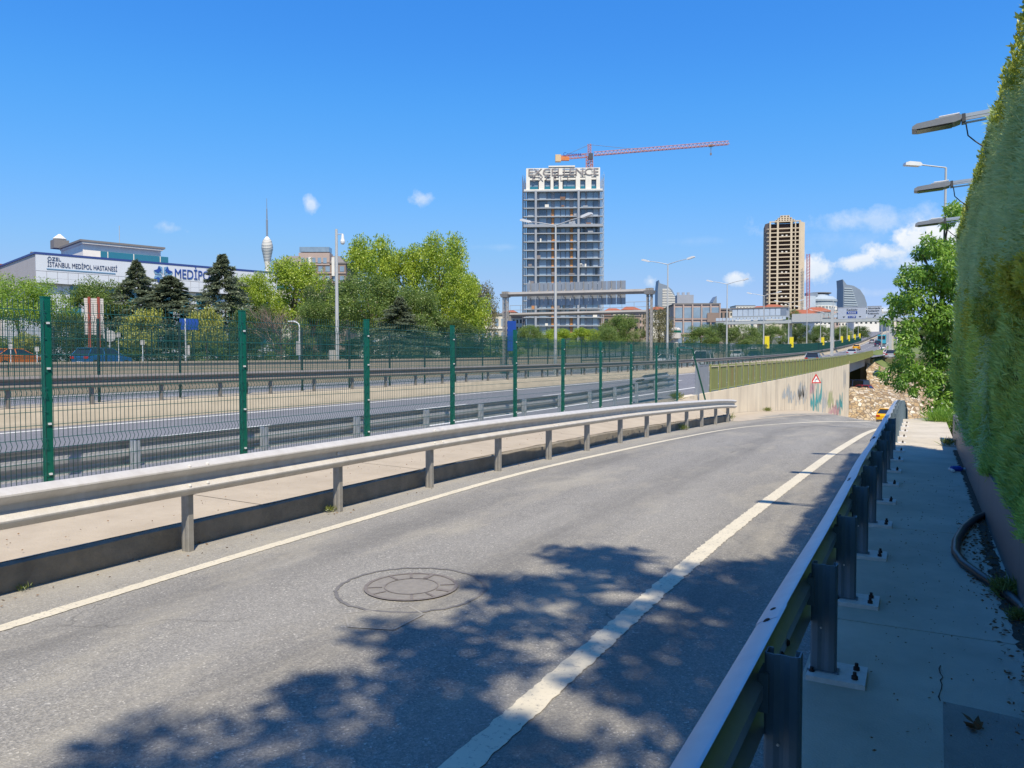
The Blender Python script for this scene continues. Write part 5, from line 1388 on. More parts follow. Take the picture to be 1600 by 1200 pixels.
# fascia panels: upper tall, lower two rows
for k in range(int(LEN / 4)):
    x0 = k * LEN / int(LEN / 4); w = LEN / int(LEN / 4)
    B((x0 + w / 2, yf, ztop - fas * .29), (w - .0, .08, fas * .57)).build('panel', 'hosp_panel', hp)
nlow = int(LEN / 1.6)
for k in range(nlow):
    w = LEN / nlow
    for (zc, hh) in ((ztop - fas * .70, fas * .22), (ztop - fas * .90, fas * .17)):
        B(((k + .5) * w, yf, zc), (w - .06, .08, hh)).build('panel', 'hosp_panel', hp)
zw = ztop - fas
for k in range(12):
    x = 5 + k * (LEN - 6) / 12
    for j in range(3):
        zc = zw - 1.6 - j * 3.6
        if zc < gz + 1: continue
        B((x + 1.2, sg * -.02, zc), (1.7, .1, 3.0)).build('window', 'glass_teal', hp)
for k in range(28):
    B((1 + k * LEN / 28, -sg * .02, (zw + gz) / 2), (.06, .06, zw - gz - .2)).build('panel_joint', 'hosp_side', hp)
face_rot = (pi / 2, 0, 0) if sg > 0 else (pi / 2, 0, pi)
text('ÖZEL', 'lettering', 'navy_letter', .85, hp, (1.7, yf - sg * .1, ztop - .7), face_rot)
text('İSTANBUL MEDİPOL HASTANESİ', 'lettering', 'navy_letter', 1.18, hp, (1.7, yf - sg * .1, ztop - 1.65), face_rot, sx=.63)
B((7.0, yf - sg * .1, ztop - 2.4), (10.8, .08, .14)).build('underline', 'light_blue', hp)
def px2x(px):  # facade coordinate seen at column px
    k = (px - 800) / 1200; A = H0; lat0 = A.x * cos(YAW) + A.y * sin(YAW); dep0 = -A.x * sin(YAW) + A.y * cos(YAW)
    dl = d.x * cos(YAW) + d.y * sin(YAW); dd = -d.x * sin(YAW) + d.y * cos(YAW)
    return (k * dep0 - lat0) / (dl - k * dd)
text('MEDİPOL', 'lettering', 'blue_letter', 2.5, hp, (px2x(271), yf - sg * .1, ztop - 1.65), face_rot, ext=.08, sx=.72)
xl = px2x(254); mb = MB()
for k in range(8):
    a = k * pi / 4 + pi / 8; mb.prism([(.25 * cos(a), .25 * sin(a)), (1.5 * cos(a - .3), 1.5 * sin(a - .3)), (1.85 * cos(a), 1.85 * sin(a)), (1.5 * cos(a + .3), 1.5 * sin(a + .3))], .08, .16, lambda u, v, dd: (xl + u, yf - sg * dd, ztop - 2.1 + v))
mb.build('emblem', 'light_blue', hp)
mb = MB()
for a in (pi / 4, 3 * pi / 4, 5 * pi / 4, 7 * pi / 4): mb.prism([(1.0 * cos(a - .45), 1.0 * sin(a - .45)), (1.9 * cos(a - .35), 1.9 * sin(a - .35)), (1.5 * cos(a), 1.5 * sin(a)), (1.9 * cos(a + .35), 1.9 * sin(a + .35)), (1.0 * cos(a + .45), 1.0 * sin(a + .45))], .16, .22, lambda u, v, dd: (xl + u, yf - sg * dd, ztop - 2.1 + v))
mb.build('emblem_petals', 'blue_letter', hp)
# penthouse
xa, xb = px2x(132), px2x(256); zt = at(132, 376, 137).z
B(((xa + xb) / 2 + 1.2, sg * 11, (zt + ztop) / 2), (xb - xa, 14, zt - ztop)).build('penthouse', 'hosp_cream', hp)
B(((xa + xb) / 2 + 1.2, sg * 10.5, zt + .25), (xb - xa + 1.2, 14.5, .35)).build('penthouse_roof', 'roof_grey', hp)
B(((xa + xb) / 2 + 1.2, sg * 10.5, zt - .1), (xb - xa + .5, 14.2, .32)).build('penthouse_eave', 'hosp_cream', hp)
xw = px2x(160) + 1.2
for (a, b) in ((0, 1.1), (1.3, 5.6), (5.8, 10.4), (10.6, 12.0)):
    B((xw + (a + b) / 2, sg * 3.95, ztop + 1.25), (b - a, .1, 1.5)).build('window', 'glass_teal', hp)
B((xa + 1, sg * 18, zt + 1.0), (2.6, 2.6, 1.6)).build('roof_unit', 'roof_grey', hp); MB().lathe([(.9, 1.8), (1.2, 2.1), (.2, 3.0)], (xa + 1, sg * 18, zt), 10).build('vent_cap', 'tower_white', hp)
MB().tube([(xa + 8, sg * 6, zt), (xa + 8, sg * 6, zt + 4)], .05, 4).build('antenna', 'pole_grey', hp)
for px in (70, 108, 336): B((px2x(px), sg * 6, ztop + .6), (.8, .8, .9)).build('roof_vent', 'roof_grey', hp)
# lower right annex and left wing
an = thing('annex_building', 'low cream annex at the right end of the hospital', 'building', at(375, 428, 160)); z = an.location.z; an.location.z = 0; an.rotation_euler = (0, 0, hrz)
B((4, sg * 8, (z + gz) / 2), (16, 14, z - gz)).build('wall', 'hosp_cream', an); B((4, sg * 8, z + .2), (17, 15, .4)).build('roof', 'roof_grey', an)
for j in range(2): B((4, -sg * .0 + sg * .93, z - 2 - j * 3), (15, .16, .8)).build('window_band', 'glass_teal', an)
lw = thing('hospital_wing', 'grey ribbed hospital wing at the left picture edge', 'building', at(-5, 430, 150)); z = at(20, 411, 150).z; lw.location.z = 0; lw.rotation_euler = (0, 0, hrz)
B((-8, sg * 6, (z - 1 + gz) / 2), (24, 14, z - 1 - gz)).build('wall', 'hosp_side', lw); B((-7.6, sg * 6, z - .5), (25.4, 15, .5)).build('roof', 'roof_tile', lw)
for k in range(14): B((-19 + k * 1.7, sg * -1.05, z - 3.5), (.9, .12, 3)).build('window', 'glass_dark', lw)

# ------------------------------------------------------------------ generic buildings
def fbox(name, label, px0, px1, ptop, Z, m_wall, depth=14, floors=4, bays=6, cat='building', roof='flat', win='glass_blue', wf=.6, hf=.55, roofm='roof_tile', turn=0, group=None, fl_h=3.1, frame_m=None, base_px=None):
    p0, p1 = at(px0, ptop, Z), at(px1, ptop, Z); w = (p1 - p0).length; c = (p0 + p1) / 2; z0 = ground_z(c.x, c.y) - 1; h = p0.z - z0
    rz = math.atan2(p1.y - p0.y, p1.x - p0.x) + turn
    t = thing(name, label, cat, (c.x, c.y, z0), rz, group)
    B((0, depth / 2, h / 2), (w, depth, h)).build('wall', m_wall, t)
    ww, hh = w / bays * wf, fl_h * hf
    wm = B((0, 0, 0), (ww, .12, hh)).mesh('window', win)
    for j in range(floors):
        zc = h - fl_h * (j + .55)
        if zc < .5: break
        for i in range(bays): put('window', wm, t, (-w / 2 + w / bays * (i + .5), -.03, zc))
        if frame_m: B((0, -.12, h - fl_h * (j + 1) + .1), (w + .2, .3, .35)).build('floor_band', frame_m, t)
    if roof == 'hip':
        e = .8; hh = min(w, depth) * .22
        MB().add([(-w / 2 - e, -e, h), (w / 2 + e, -e, h), (w / 2 + e, depth + e, h), (-w / 2 - e, depth + e, h), (-w * .2, depth / 2, h + hh), (w * .2, depth / 2, h + hh)],
                 [(0, 1, 5, 4), (1, 2, 5), (2, 3, 4, 5), (3, 0, 4), (3, 2, 1, 0)]).build('roof', roofm, t)
    else:
        B((0, depth / 2, h + .2), (w + .5, depth + .5, .4)).build('roof', 'roof_grey' if roofm == 'roof_tile' else roofm, t)
    return t
# hotel behind the trees
ht = fbox('hotel', 'brown hotel with slate mansard roof and glazed roof terrace behind the trees', 428, 540, 412, 250, 'wall_brown', 20, 5, 10, 'hotel', frame_m='wall_pinkish')
hh = at(470, 412, 250).z - ht.location.z; w_ = 112 / 1200 * 250
MB().add([(-w_ / 2, 0, hh), (w_ / 2, 0, hh), (w_ / 2, 20, hh), (-w_ / 2, 20, hh), (-w_ / 2 + 3, 4, hh + 3), (w_ / 2 - 3, 4, hh + 3), (w_ / 2 - 3, 16, hh + 3), (-w_ / 2 + 3, 16, hh + 3)], [(0, 1, 5, 4), (1, 2, 6, 5), (2, 3, 7, 6), (3, 0, 4, 7), (4, 5, 6, 7)]).build('mansard_roof', 'roof_grey', ht)
B((1.5, 2, hh + 1.5), (10, 4.5, 4)).build('dormer', 'wall_pinkish', ht); B((1.5, 2, hh + 4.6), (9.6, 4, 1.6)).build('glass_screen', 'glass_blue', ht)
for k in range(5): B((-2.2 + k * 1.8, -.3, hh + 1.0), (1.1, .1, 1.8)).build('window', 'glass_blue', ht)
for px in (485, 521): B(((px - 484) / 1200 * 250, -.4, hh - 1), (.9, .6, 6)).build('pilaster', 'wall_white', ht)
fbox('apartment_building', 'cream apartment block glimpsed between the last tree and the gantry', 738, 792, 492, 175, 'wall_cream', 14, 6, 5, frame_m='wall_white')
fbox('apartment_building', 'low pale building behind the trees right of the hospital', 560, 700, 500, 150, 'wall_white', 12, 4, 9)
fbox('apartment_building', 'pale low block behind the umbrella tree', -60, 60, 470, 170, 'wall_cream', 12, 5, 8)
# grid building
gb_ = fbox('office_building', 'brown gridded office building with tall glass bays, left of the footbridge', 1054, 1124, 476, 215, 'wall_pinkish', 22, 4, 5, 'office building', win='glass_blue', wf=.78, hf=.72, fl_h=4.1, frame_m='wall_pinkish', turn=R(-4))
w_ = 70 / 1200 * 215; hg = at(1054, 476, 215).z - gb_.location.z
for i in range(6): B((-w_ / 2 + w_ / 5 * i, -.2, hg / 2), (.35, .45, hg)).build('pier', 'wall_pinkish', gb_)
B((-4.4 + 1.5, 4, hg + 1.6), (4.6, 4, 2.6)).build('plant_room', 'tower_grey', gb_)
for k in range(3): B((-4.6 + k * 1.4, 4, hg + 3.3), (.7, .7, .9)).build('roof_fan', 'tower_grey', gb_)
B((w_ / 2 - 1.8, -.4, hg - 3.6), (3.4, .2, 2.6)).build('balcony_recess', 'wall_brown', gb_)
fbox('office_building', 'lower brown wing with open balconies right of the gridded offices', 1112, 1140, 484, 222, 'wall_brown', 16, 4, 3, win='glass_dark')
# far tall thing: unfinished glass tower
tw0 = at(820, 262, 295); tw1 = at(940, 262, 295); cx = (tw0 + tw1) / 2; zg = ground_z(cx.x, cx.y) - 1
rz = math.atan2((tw1 - tw0).y, (tw1 - tw0).x) - R(3); TW = (tw1 - tw0).length; TH = cx.z - zg
tw_ = thing('tower_block', 'unfinished grey glass tower with orange panels and white crown under scaffolding', 'tower', (cx.x, cx.y, zg), rz)
fl = 3.2; zc0 = at(880, 298, 295).z - zg   # top of the ordinary floors
B((0, 14, zc0 / 2), (TW - 1.2, 26, zc0)).build('core_wall', 'tower_grey', tw_)
nfl = int(zc0 / fl)
slab_m = B((0, .0, 0), (TW + .9, 1.6, .34)).mesh('floor_slab', 'tower_slab')
bays = [(.035, .05, 'p'), (.10, .125, 'w'), (.235, .09, 'w'), (.32, .05, 'w'), (.365, .03, 'o'), (.425, .07, 'w'), (.50, .055, 'w'), (.56, .045, 'w'), (.612, .032, 'o'), (.675, .08, 'w'), (.76, .05, 'w'), (.85, .075, 'w'), (.925, .06, 'w')]
wms = {}
for j in range(nfl):
    zb = zc0 - fl * (j + 1)
    put('floor_slab', slab_m, tw_, (0, .1, zb + fl - .2))
    if zb < 4: break
    for i, (c, w, kd) in enumerate(bays):
        key = (i, rnd.choice((0, 0, 1, 1, 2)) if kd == 'w' else 0)
        if kd == 'p': continue
        if key not in wms:
            wms[key] = B((0, 0, 0), (TW * w, .2, fl - .55)).mesh('window' if kd == 'w' else 'orange_panel', ('glass_blue', 'glass_mid', 'curtain_glass')[key[1]] if kd == 'w' else 'tower_orange')
        if kd == 'o' and (j < 2 or rnd.random() < .08): continue
        dark = kd == 'w' and rnd.random() < .06
        o = put('window' if kd == 'w' else 'orange_panel', wms[key], tw_, (-TW / 2 + TW * (c + 0), .85 if kd == 'w' else .78, zb + fl / 2 - .15))
        if dark: 
            if 'dk' not in wms: wms['dk'] = B((0, 0, 0), (TW * .03, .2, fl - .6)).mesh('open_bay', 'glass_dark')
            put('open_bay', wms['dk'], tw_, (-TW / 2 + TW * (c + .01), .72, zb + fl / 2 - .15))
for k in range(46):   # loose work left on the slabs: sheets, stacked boards, rubbish bags
    B((rnd.uniform(-.47, .47) * TW, -.5, zc0 - fl * (rnd.randint(0, 18) + 1) + rnd.uniform(.2, .6)), (rnd.uniform(.5, 2.2), .5, rnd.uniform(.5, 1.5))).build('site_material', rnd.choice(('tower_white', 'tower_orange', 'tower_grey', 'letter_grey', 'tower_brown')), tw_)
for x in (.145, .70): B((-TW / 2 + TW * x, -.9, zc0 / 2), (.8, .5, zc0)).build('hoist_mast', 'tower_grey', tw_)
B((0, -.6, zc0 - fl * 4.2), (TW + .9, 2.2, 1.0)).build('protection_deck', 'tower_grey', tw_)
# scaffold on both sides
for s in (-1, 1):
    mb = MB(); x = s * (TW / 2 + .9)
    for y in (0, 3, 6, 9, 12):
        mb.bar((x, y, 0), (x, y, TH - 3), .08); mb.bar((x - s * .8, y, 0), (x - s * .8, y, TH - 3), .08)
    for k in range(int(TH / 2)):
        mb.bar((x, 0, k * 2), (x, 12, k * 2), .06); mb.bar((x - s * .8, 0, k * 2), (x + s * .2, 0, k * 2 + .2), .06)
        if s > 0: mb.bar((x, 0, k * 2), (x, 3, k * 2 + 2), .05)
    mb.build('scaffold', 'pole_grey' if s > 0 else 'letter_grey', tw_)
# crown
CW = TW * .955; z1 = TH; 
B((0, 14, (zc0 + z1) / 2), (CW - 2, 24, z1 - zc0 - .5)).build('crown_core', 'tower_slab', tw_)
B((0, .6, zc0 + .25), (TW + .6, 2.6, .5)).build('crown_ledge', 'tower_white', tw_)
for (x, w) in ((-.49, .05), (-.30, .075), (-.155, .04), (-.035, .05), (.205, .06), (.35, .08), (.485, .05)):
    B((CW * x * .98, .35, (zc0 + z1) / 2 + .2), (CW * w, 1.2, z1 - zc0 - .8)).build('crown_pier', 'tower_white', tw_)
for (x, w) in ((-.40, .115), (-.225, .095), (-.095, .07), (.085, .16), (.275, .08), (.42, .10)):
    B((CW * x, 1.2, zc0 + 2.7), (CW * w, .2, 4.4)).build('crown_window', 'glass_blue', tw_)
    B((CW * x, .2, zc0 + 1.1), (CW * w, .08, 1.1)).build('glass_balustrade', 'glass_teal', tw_)
for k in range(4): B((0, .1, z1 - .3 - k * 1.0), (CW, .5, .38)).build('crown_louver', 'tower_white', tw_)
B((-.02 * CW, .3, z1 + .45), (CW * .36, 1.5, .5)).build('crown_cap', 'tower_white', tw_)
B((0, .5, z1 - 4.2), (CW, 1.0, .7)).build('crown_lintel', 'tower_white', tw_)
text('EXCELLENCE', 'lettering', 'letter_grey', 3.9, tw_, (0, -.35, z1 - 1.9), (pi / 2, 0, 0), .1, 'CENTER', 1.18)
for i, ch in enumerate('EXCELL'):   # lower row partly mounted
    text(ch, 'lettering', 'letter_grey', 2.6, tw_, (-CW * .40 + i * CW * .095, -.35, z1 - 4.3), (pi / 2, 0, 0), .1, 'CENTER', 1.0)

# cranes
def lattice(mb, a, b, w, n, tri=False, up=Vector((0, 0, 1))):
    a, b = Vector(a), Vector(b); d = (b - a).normalized(); u = d.cross(up)
    if u.length < .1: u = d.cross(Vector((1, 0, 0)))
    u.normalize(); v = u.cross(d).normalized()
    cs = [(-.5, 0), (.5, 0), (0, .9)] if tri else [(-.5, -.5), (.5, -.5), (.5, .5), (-.5, .5)]
    P = lambda i, t: a + (b - a) * t + (u * cs[i][0] + v * cs[i][1]) * w
    m = len(cs)
    for i in range(m): mb.bar(P(i, 0), P(i, 1), w * .10)
    for k in range(n):
        for i in range(m):
            mb.bar(P(i, k / n), P((i + 1) % m, (k + .5) / n), w * .06); mb.bar(P((i + 1) % m, (k + .5) / n), P(i, (k + 1) / n), w * .06)
cr_ = thing('tower_crane', 'orange tower crane standing over the unfinished glass tower', 'crane', at(921, 262, 302)); o_ = cr_.location.copy()
rel = lambda px, py, Z=302: tuple(at(px, py, Z) - o_)
mb = MB(); lattice(mb, rel(921, 330), rel(921, 243), 2.0, 16); mb.build('mast', 'crane_orange', cr_)
mb = MB(); lattice(mb, rel(928, 243), rel(1139, 225.5), 1.5, 34, True); mb.build('jib', 'crane_orange', cr_)
mb = MB(); lattice(mb, rel(917, 243), rel(872, 247), 1.3, 8, False); mb.build('counter_jib', 'crane_orange', cr_)
mb = MB(); lattice(mb, rel(921, 243), rel(921, 225), 1.0, 5); mb.build('mast_head', 'crane_orange', cr_)
mb = MB(); mb.bar(rel(921, 226), rel(1010, 235), .10); mb.bar(rel(921, 226), rel(880, 244), .10); mb.build('tie_rope', 'letter_grey', cr_)
a = Vector(rel(872, 246)); B(tuple(a + Vector((0, 0, -.4))), (2.2, 2.0, 2.6), YAW).build('counterweight', 'crane_block', cr_)
a = Vector(rel(882, 248)); B(tuple(a), (3.6, 1.4, 1.4), YAW).build('winch', 'crane_orange', cr_)
a = Vector(rel(924, 246)); B(tuple(a + Vector((.3, -1.4, 0))), (1.6, 1.6, 2.2), YAW).build('cab', 'lamp_dark', cr_)
text('Comansa', 'lettering', 'sign_blue', 1.9, cr_, tuple(Vector(rel(884, 243)) + Vector((-.6, -1.2, .3))), (pi / 2, 0, YAW), .05)
hk = Vector(rel(1110, 227)); mb = MB(); mb.bar(hk, hk + Vector((.2, 0, -3.2)), .08); mb.bar(hk + Vector((.5, 0, 0)), hk + Vector((.2, 0, -3.2)), .08); mb.box(tuple(hk + Vector((.2, 0, -.2))), (1.6, 1, .8)); mb.box(tuple(hk + Vector((.2, 0, -3.4))), (.6, .4, .9)); mb.build('trolley_hook', 'letter_grey', cr_)
c2 = thing('tower_crane', 'red lattice crane mast right of the bare concrete tower', 'crane', at(1263, 486, 620)); o2 = c2.location.copy()
mb = MB(); lattice(mb, (0, 0, -20), tuple(at(1263, 397, 620) - o2), 2.2, 26); mb.build('mast', 'crane_red', c2)

# bare concrete tower
c0 = at(1204, 345, 630); c1 = at(1250, 345, 630); cc_ = (c0 + c1) / 2; zg = ground_z(cc_.x, cc_.y) - 2; CWd = (c1 - c0).length; CH = cc_.z - zg
rz = math.atan2((c1 - c0).y, (c1 - c0).x) - R(15)
ct = thing('tower_block', 'bare concrete tower skeleton with open dark floors and stepped top', 'tower', (cc_.x, cc_.y, zg), rz)
B((0, 14, CH / 2 - 1), (CWd - .8, 24, CH - 2)).build('shade_core', 'room_shade', ct)  # solid core, shade of the open floors put into its dark colour
xs_c = [-.5, -.30, -.27, -.015 - .19, .24, .27, .44, .5]
cols_ = [(-.485, .05), (-.25, .055), (.215, .06), (.49, .05), (-.42 + .03, .0)]
for (x, w) in ((-.485, .05), (-.235, .06), (.20, .065), (.475, .06)):
    B((x * CWd, .3, CH / 2), (w * CWd, 1.4, CH)).build('column', 'concrete_tower', ct)
for x in (.33,): B((x * CWd, .3, CH / 2), (.035 * CWd, 1.4, CH)).build('column', 'concrete_tower', ct)
nfc = int((CH) / 3.31); sm = B((0, .35, 0), (CWd, 1.5, .78)).mesh('floor_slab', 'concrete_tower')
zt_ = CH - 6.2
put('floor_slab', sm, ct, (0, 0, CH - .5))
k = 0
while zt_ - 3.31 * k > 2: put('floor_slab', sm, ct, (0, 0, zt_ - 3.31 * k)); k += 1
# chamfered side walls
for s, w in ((-1, 3.4), (1, 3.4)):
    mb = MB(); x0, x1 = s * CWd / 2, s * (CWd / 2 + w)
    mb.add([(x0, 0, 0), (x1, 3.5, 0), (x1, 26, 0), (x0, 26, 0), (x0, 0, CH - 1), (x1, 3.5, CH - 1.5), (x1, 26, CH - 1.5), (x0, 26, CH - 1)], [(0, 1, 5, 4), (1, 2, 6, 5), (2, 3, 7, 6), (3, 0, 4, 7), (4, 5, 6, 7)])
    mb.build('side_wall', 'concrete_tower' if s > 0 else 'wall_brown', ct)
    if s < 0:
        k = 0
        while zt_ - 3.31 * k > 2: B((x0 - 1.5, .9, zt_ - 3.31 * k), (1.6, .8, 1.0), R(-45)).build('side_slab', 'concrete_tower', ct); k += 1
for (w, h, z) in ((.62, 1.6, 0), (.46, 1.6, 1.6), (.30, 1.8, 3.2)):
    mb = MB(); B((-.0, 8, CH + z + h / 2), (CWd * w, 10, h)).build('crown_step', 'concrete_tower', ct)
    for i in range(int(w * 12)): B((-CWd * w / 2 + CWd * w * (i + .5) / int(w * 12), 2.95, CH + z + h * .5), (.9, .1, h * .55)).build('opening', 'room_shade', ct)  # openings are thin plates, their unlit depth painted as dark colour
for j in (2, 6, 11, 14, 17, 19):
    for i in (-1, 1): B((-.02 * CWd + i * 1.6, .1, zt_ - 3.31 * j + 1.0), (1.4, .5, .9)).build('stored_block', 'tower_white', ct)

# sail shaped towers and the round building
def sail(label, pts, Z, stripe_px, mats, depth=18):
    c = at(pts[0][0], pts[0][1], Z); t = thing('tower_block', label, 'tower', (c.x, c.y, 0), YAW)
    def f(u, v, dd): return ((u - pts[0][0]) * Z / 1200, dd, CZ + (560 - v) * Z / 1200 )
    MB().prism(pts, 0, depth, lambda u, v, dd: f(u, v, dd)).build('body', mats[0], t)
    x0, x1, y0, y1, n, bend = stripe_px
    for k in range(n):
        y = y0 + (y1 - y0) * k / n; xr = x1(y) if callable(x1) else x1; xl_ = x0(y) if callable(x0) else x0
        h = (y1 - y0) / n * .5
        MB().prism([(xl_, y), (xr, y - bend), (xr, y + h - bend), (xl_, y + h)], -.6, 0, f).build('floor_band', mats[1], t)
    return t
sail('sail shaped glass tower with a pointed left tip right of the round building', [(1317, 437), (1323, 445), (1334, 447), (1344, 453), (1351, 463), (1355, 475), (1355, 520), (1318, 520), (1318, 450)], 900,
     (lambda y: 1319, lambda y: 1325 + (y - 446) * .35 + 5, 450, 505, 15, -.5), ('sail_dark', 'sail_light'))
sail('slim curved tower with white bands far behind the lamp posts', [(1029.5, 438), (1031, 443), (1041, 446), (1050, 453), (1056, 464), (1056, 500), (1028, 500), (1028, 452)], 900,
     (lambda y: 1035, lambda y: min(1055, 1043 + (y - 448) * .75), 452, 485, 13, 0), ('sail_dark', 'tower_white'))
sail('small dark pointed spire far behind the gridded offices', [(1120, 463), (1120, 492), (1112, 492), (1114, 472)], 900, (1113, 1119, 480, 484, 1, 0), ('sail_dark', 'sail_dark'))
rc = at(1291, 462, 760); rb_ = thing('round_building', 'round glass building with white columns and a saucer roof', 'building', (rc.x, rc.y, 0), YAW)
s_ = 760 / 1200; zz = lambda py: CZ + (560 - py) * s_
rad = 27 * s_
MB().lathe([(rad, zz(520)), (rad, zz(470)), (rad * 1.05, zz(470)), (rad * 1.05, zz(467)), (rad * .85, zz(462))], (0, 20, 0), 32).build('drum', 'sail_light', rb_)
for k in range(32):
    a = 2 * pi * k / 32; 
    if sin(a) < .3: B((rad * 1.01 * cos(a), 20 + rad * 1.01 * sin(a), zz(487)), (.9, .9, 17 * s_)).build('column', 'tower_white', rb_)
MB().lathe([(rad * 1.04, zz(478) - .4), (rad * 1.04, zz(478) + .4)], (0, 20, 0), 32).build('ring_band', 'tower_white', rb_)
MB().lathe([(rad * .62, zz(464)), (rad * .62, zz(459)), ], (0, 20, 0), 24).build('upper_drum', 'glass_pale', rb_)
MB().lathe([(rad * .35, zz(460)), (rad * .68, zz(456.5)), (rad * .68, zz(455.6)), (rad * .5, zz(455.4))], (1, 20, 0), 24).build('saucer_roof', 'roof_grey', rb_)
B((-17, 8, zz(480)), (14, 14, 22)).build('side_block', 'glass_pale', rb_); B((-11, 10, zz(464)), (10, 8, 9)).build('rear_block', 'sail_dark', rb_); B((19, 2, zz(495)), (14, 8, 14)).build('front_block', 'wall_white', rb_)

# TV tower
tp = at(418, 432, 1500); tv = thing('television_tower', 'slender television tower with white bulbous pod and thin mast', 'tower', (tp.x, tp.y, 0))
q = 1500 / 1200; zz2 = lambda py: CZ + (560 - py) * q
MB().lathe([(4, 0), (4.5, zz2(440)), (4, zz2(420)), (5.5, zz2(412)), (8, zz2(400)), (10.6, zz2(390)), (10.4, zz2(384)), (8, zz2(377)), (4, zz2(373)), (2, zz2(371))], (0, 0, 0), 18).build('pod', 'tower_white', tv)
for k in range(15):
    py = 376 + k * 2.3; r0 = np.interp(py, [373, 377, 384, 390, 400, 412, 420], [4, 8, 10.4, 10.6, 8, 5.5, 4]) + .35
    MB().lathe([(r0, zz2(py) - .55), (r0 + .2, zz2(py)), (r0, zz2(py) + .3)], (0, 0, 0), 18).build('ring', 'sail_dark', tv)
MB().lathe([(1.9, zz2(372)), (1.8, zz2(345)), (1.2, zz2(344)), (1.0, zz2(328)), (.5, zz2(327)), (.4, zz2(312))], (0, 0, 0), 8).build('mast', 'sail_dark', tv)

# ------------------------------------------------------------------ footbridge with glazed hall
fbt = thing('footbridge', 'long grey footbridge crossing the highway with a glazed hall on its left part', 'footbridge', (0, 200, 0))
def fx(px): # X on the line Y=200 seen at px
    k = (px - 800) / 1200; return 200 * (k * cos(YAW) - sin(YAW)) / (cos(YAW) + k * sin(YAW))
def fz(px, py):
    x = fx(px); dep = -x * sin(YAW) + 200 * cos(YAW); return CZ + (560 - py) * dep / 1200
xa, xb, xc = fx(1120), fx(1229), fx(1425)
zd0, zd1 = fz(1130, 507), fz(1130, 502)
B(((xa + xc) / 2, 0, (zd0 + zd1) / 2 - .1), (xc - xa, 3.2, .8)).build('deck', 'bridge_deck', fbt)
npn = 20
for k in range(npn):
    x = xa + (xb - xa) * (k + .5) / npn; w = (xb - xa) / npn
    B((x, -1.7, zd1 + .38), (w - .12, .08, .72)).build('lower_pane', 'glass_pale', fbt)
zg0, zg1 = fz(1180, 495), fz(1180, 483)
xg = fx(1145)
B(((xg + xb) / 2, 1.2, (zg0 + zg1) / 2), (xb - xg, 5, zg1 - zg0)).build('hall', 'tower_slab', fbt)
for k in range(10):
    x = xg + (xb - xg) * (k + .5) / 10; w = (xb - xg) / 10
    if k < 9: B((x, -1.36, (zg0 + zg1) / 2), (w - .15, .1, zg1 - zg0 - .2)).build('glass_pane', 'glass_pale', fbt)
    else: B((x, -1.36, (zg0 + zg1) / 2), (w, .1, zg1 - zg0)).build('end_wall', 'sail_dark', fbt)
B(((xg + xb) / 2, 1.2, zg0 - .12), (xb - xg + .2, 5.2, .3)).build('hall_base', 'bridge_deck', fbt)
B(((xg + xb) / 2, 1.2, zg1 + .15), (xb - xg + .5, 5.4, .3)).build('hall_roof', 'roof_grey', fbt)
for px in (1128, 1185, 1233, 1299, 1392):
    x = fx(px); z0 = hw(200) - .3; B((x, .6, (z0 + zd0) / 2), (.9, .9, zd0 - z0)).build('column', 'concrete_pale', fbt)
npn = 26
for k in range(npn):
    x = fx(1240) + (xc - fx(1240)) * (k + .5) / npn; w = (xc - fx(1240)) / npn
    B((x, -1.62, zd1 + .75), (w - .1, .06, 1.1)).build('railing_panel', 'glass_pale' if 8 < k < 24 else 'bridge_deck', fbt)
B(((fx(1238) + fx(1285)) / 2, -1.66, zd1 + .3), (fx(1285) - fx(1238), .12, 2.0)).build('screen', 'pole_grey', fbt)
# overhead sign
og = thing('overhead_sign', 'two pale overhead direction boards with blue name plates above the highway', 'sign', (0, 170, 0))
def ox(px): k = (px - 800) / 1200; return 170 * (k * cos(YAW) - sin(YAW)) / (cos(YAW) + k * sin(YAW))
def oz(px, py): x = ox(px); return CZ + (560 - py) * (-x * sin(YAW) + 170 * cos(YAW)) / 1200
za, zb_ = oz(1330, 499), oz(1330, 480)
B(((ox(1308) + ox(1352)) / 2, 0, (za + zb_) / 2), (ox(1352) - ox(1308), .1, zb_ - za)).build('board', 'sign_face', og)
B(((ox(1353.5) + ox(1376)) / 2, 0, (za + zb_) / 2 + .1), (ox(1376) - ox(1353.5), .1, zb_ - za)).build('board', 'sign_face', og)
for (u0, u1, uu) in ((1308, 1352, 0), (1353.5, 1376, .1)):
    for z in (za + .06, zb_ - .06): B(((ox(u0) + ox(u1)) / 2, -.06, z + uu), (ox(u1) - ox(u0), .03, .12)).build('border', 'tower_grey', og)
xm = ox(1330)
text('Kadıköy', 'lettering', 'sign_black', .62, og, (xm, -.08, zb_ - .55), (pi / 2, 0, 0), .01, 'CENTER')
B((xm, -.07, zb_ - 1.15), (2.0, .03, .5)).build('name_plate', 'sign_blue', og); text('Kavacık', 'lettering', 'sign_white', .48, og, (xm, -.1, zb_ - 1.15), (pi / 2, 0, 0), .01, 'CENTER')
B((xm, -.07, zb_ - 2.0), (1.5, .03, .42)).build('name_plate', 'sign_blue', og); text('O-1 E80', 'lettering', 'sign_white', .36, og, (xm, -.1, zb_ - 2.0), (pi / 2, 0, 0), .01, 'CENTER')
for s in (-1.5, 1.5): MB().prism([(-.22, .12), (.22, .12), (0, -.16)], -.09, -.07, lambda u, v, dd, s=s: (xm + s + u, dd, zb_ - 2.0 + v)).build('arrow', 'sign_black', og)
for i, s in enumerate(('Altunizade', 'Acıbadem', 'Koşuyolu')): text(s, 'lettering', 'sign_black', .52, og, (ox(1354.6), -.08, zb_ - .35 - i * .52), (pi / 2, 0, 0), .01)
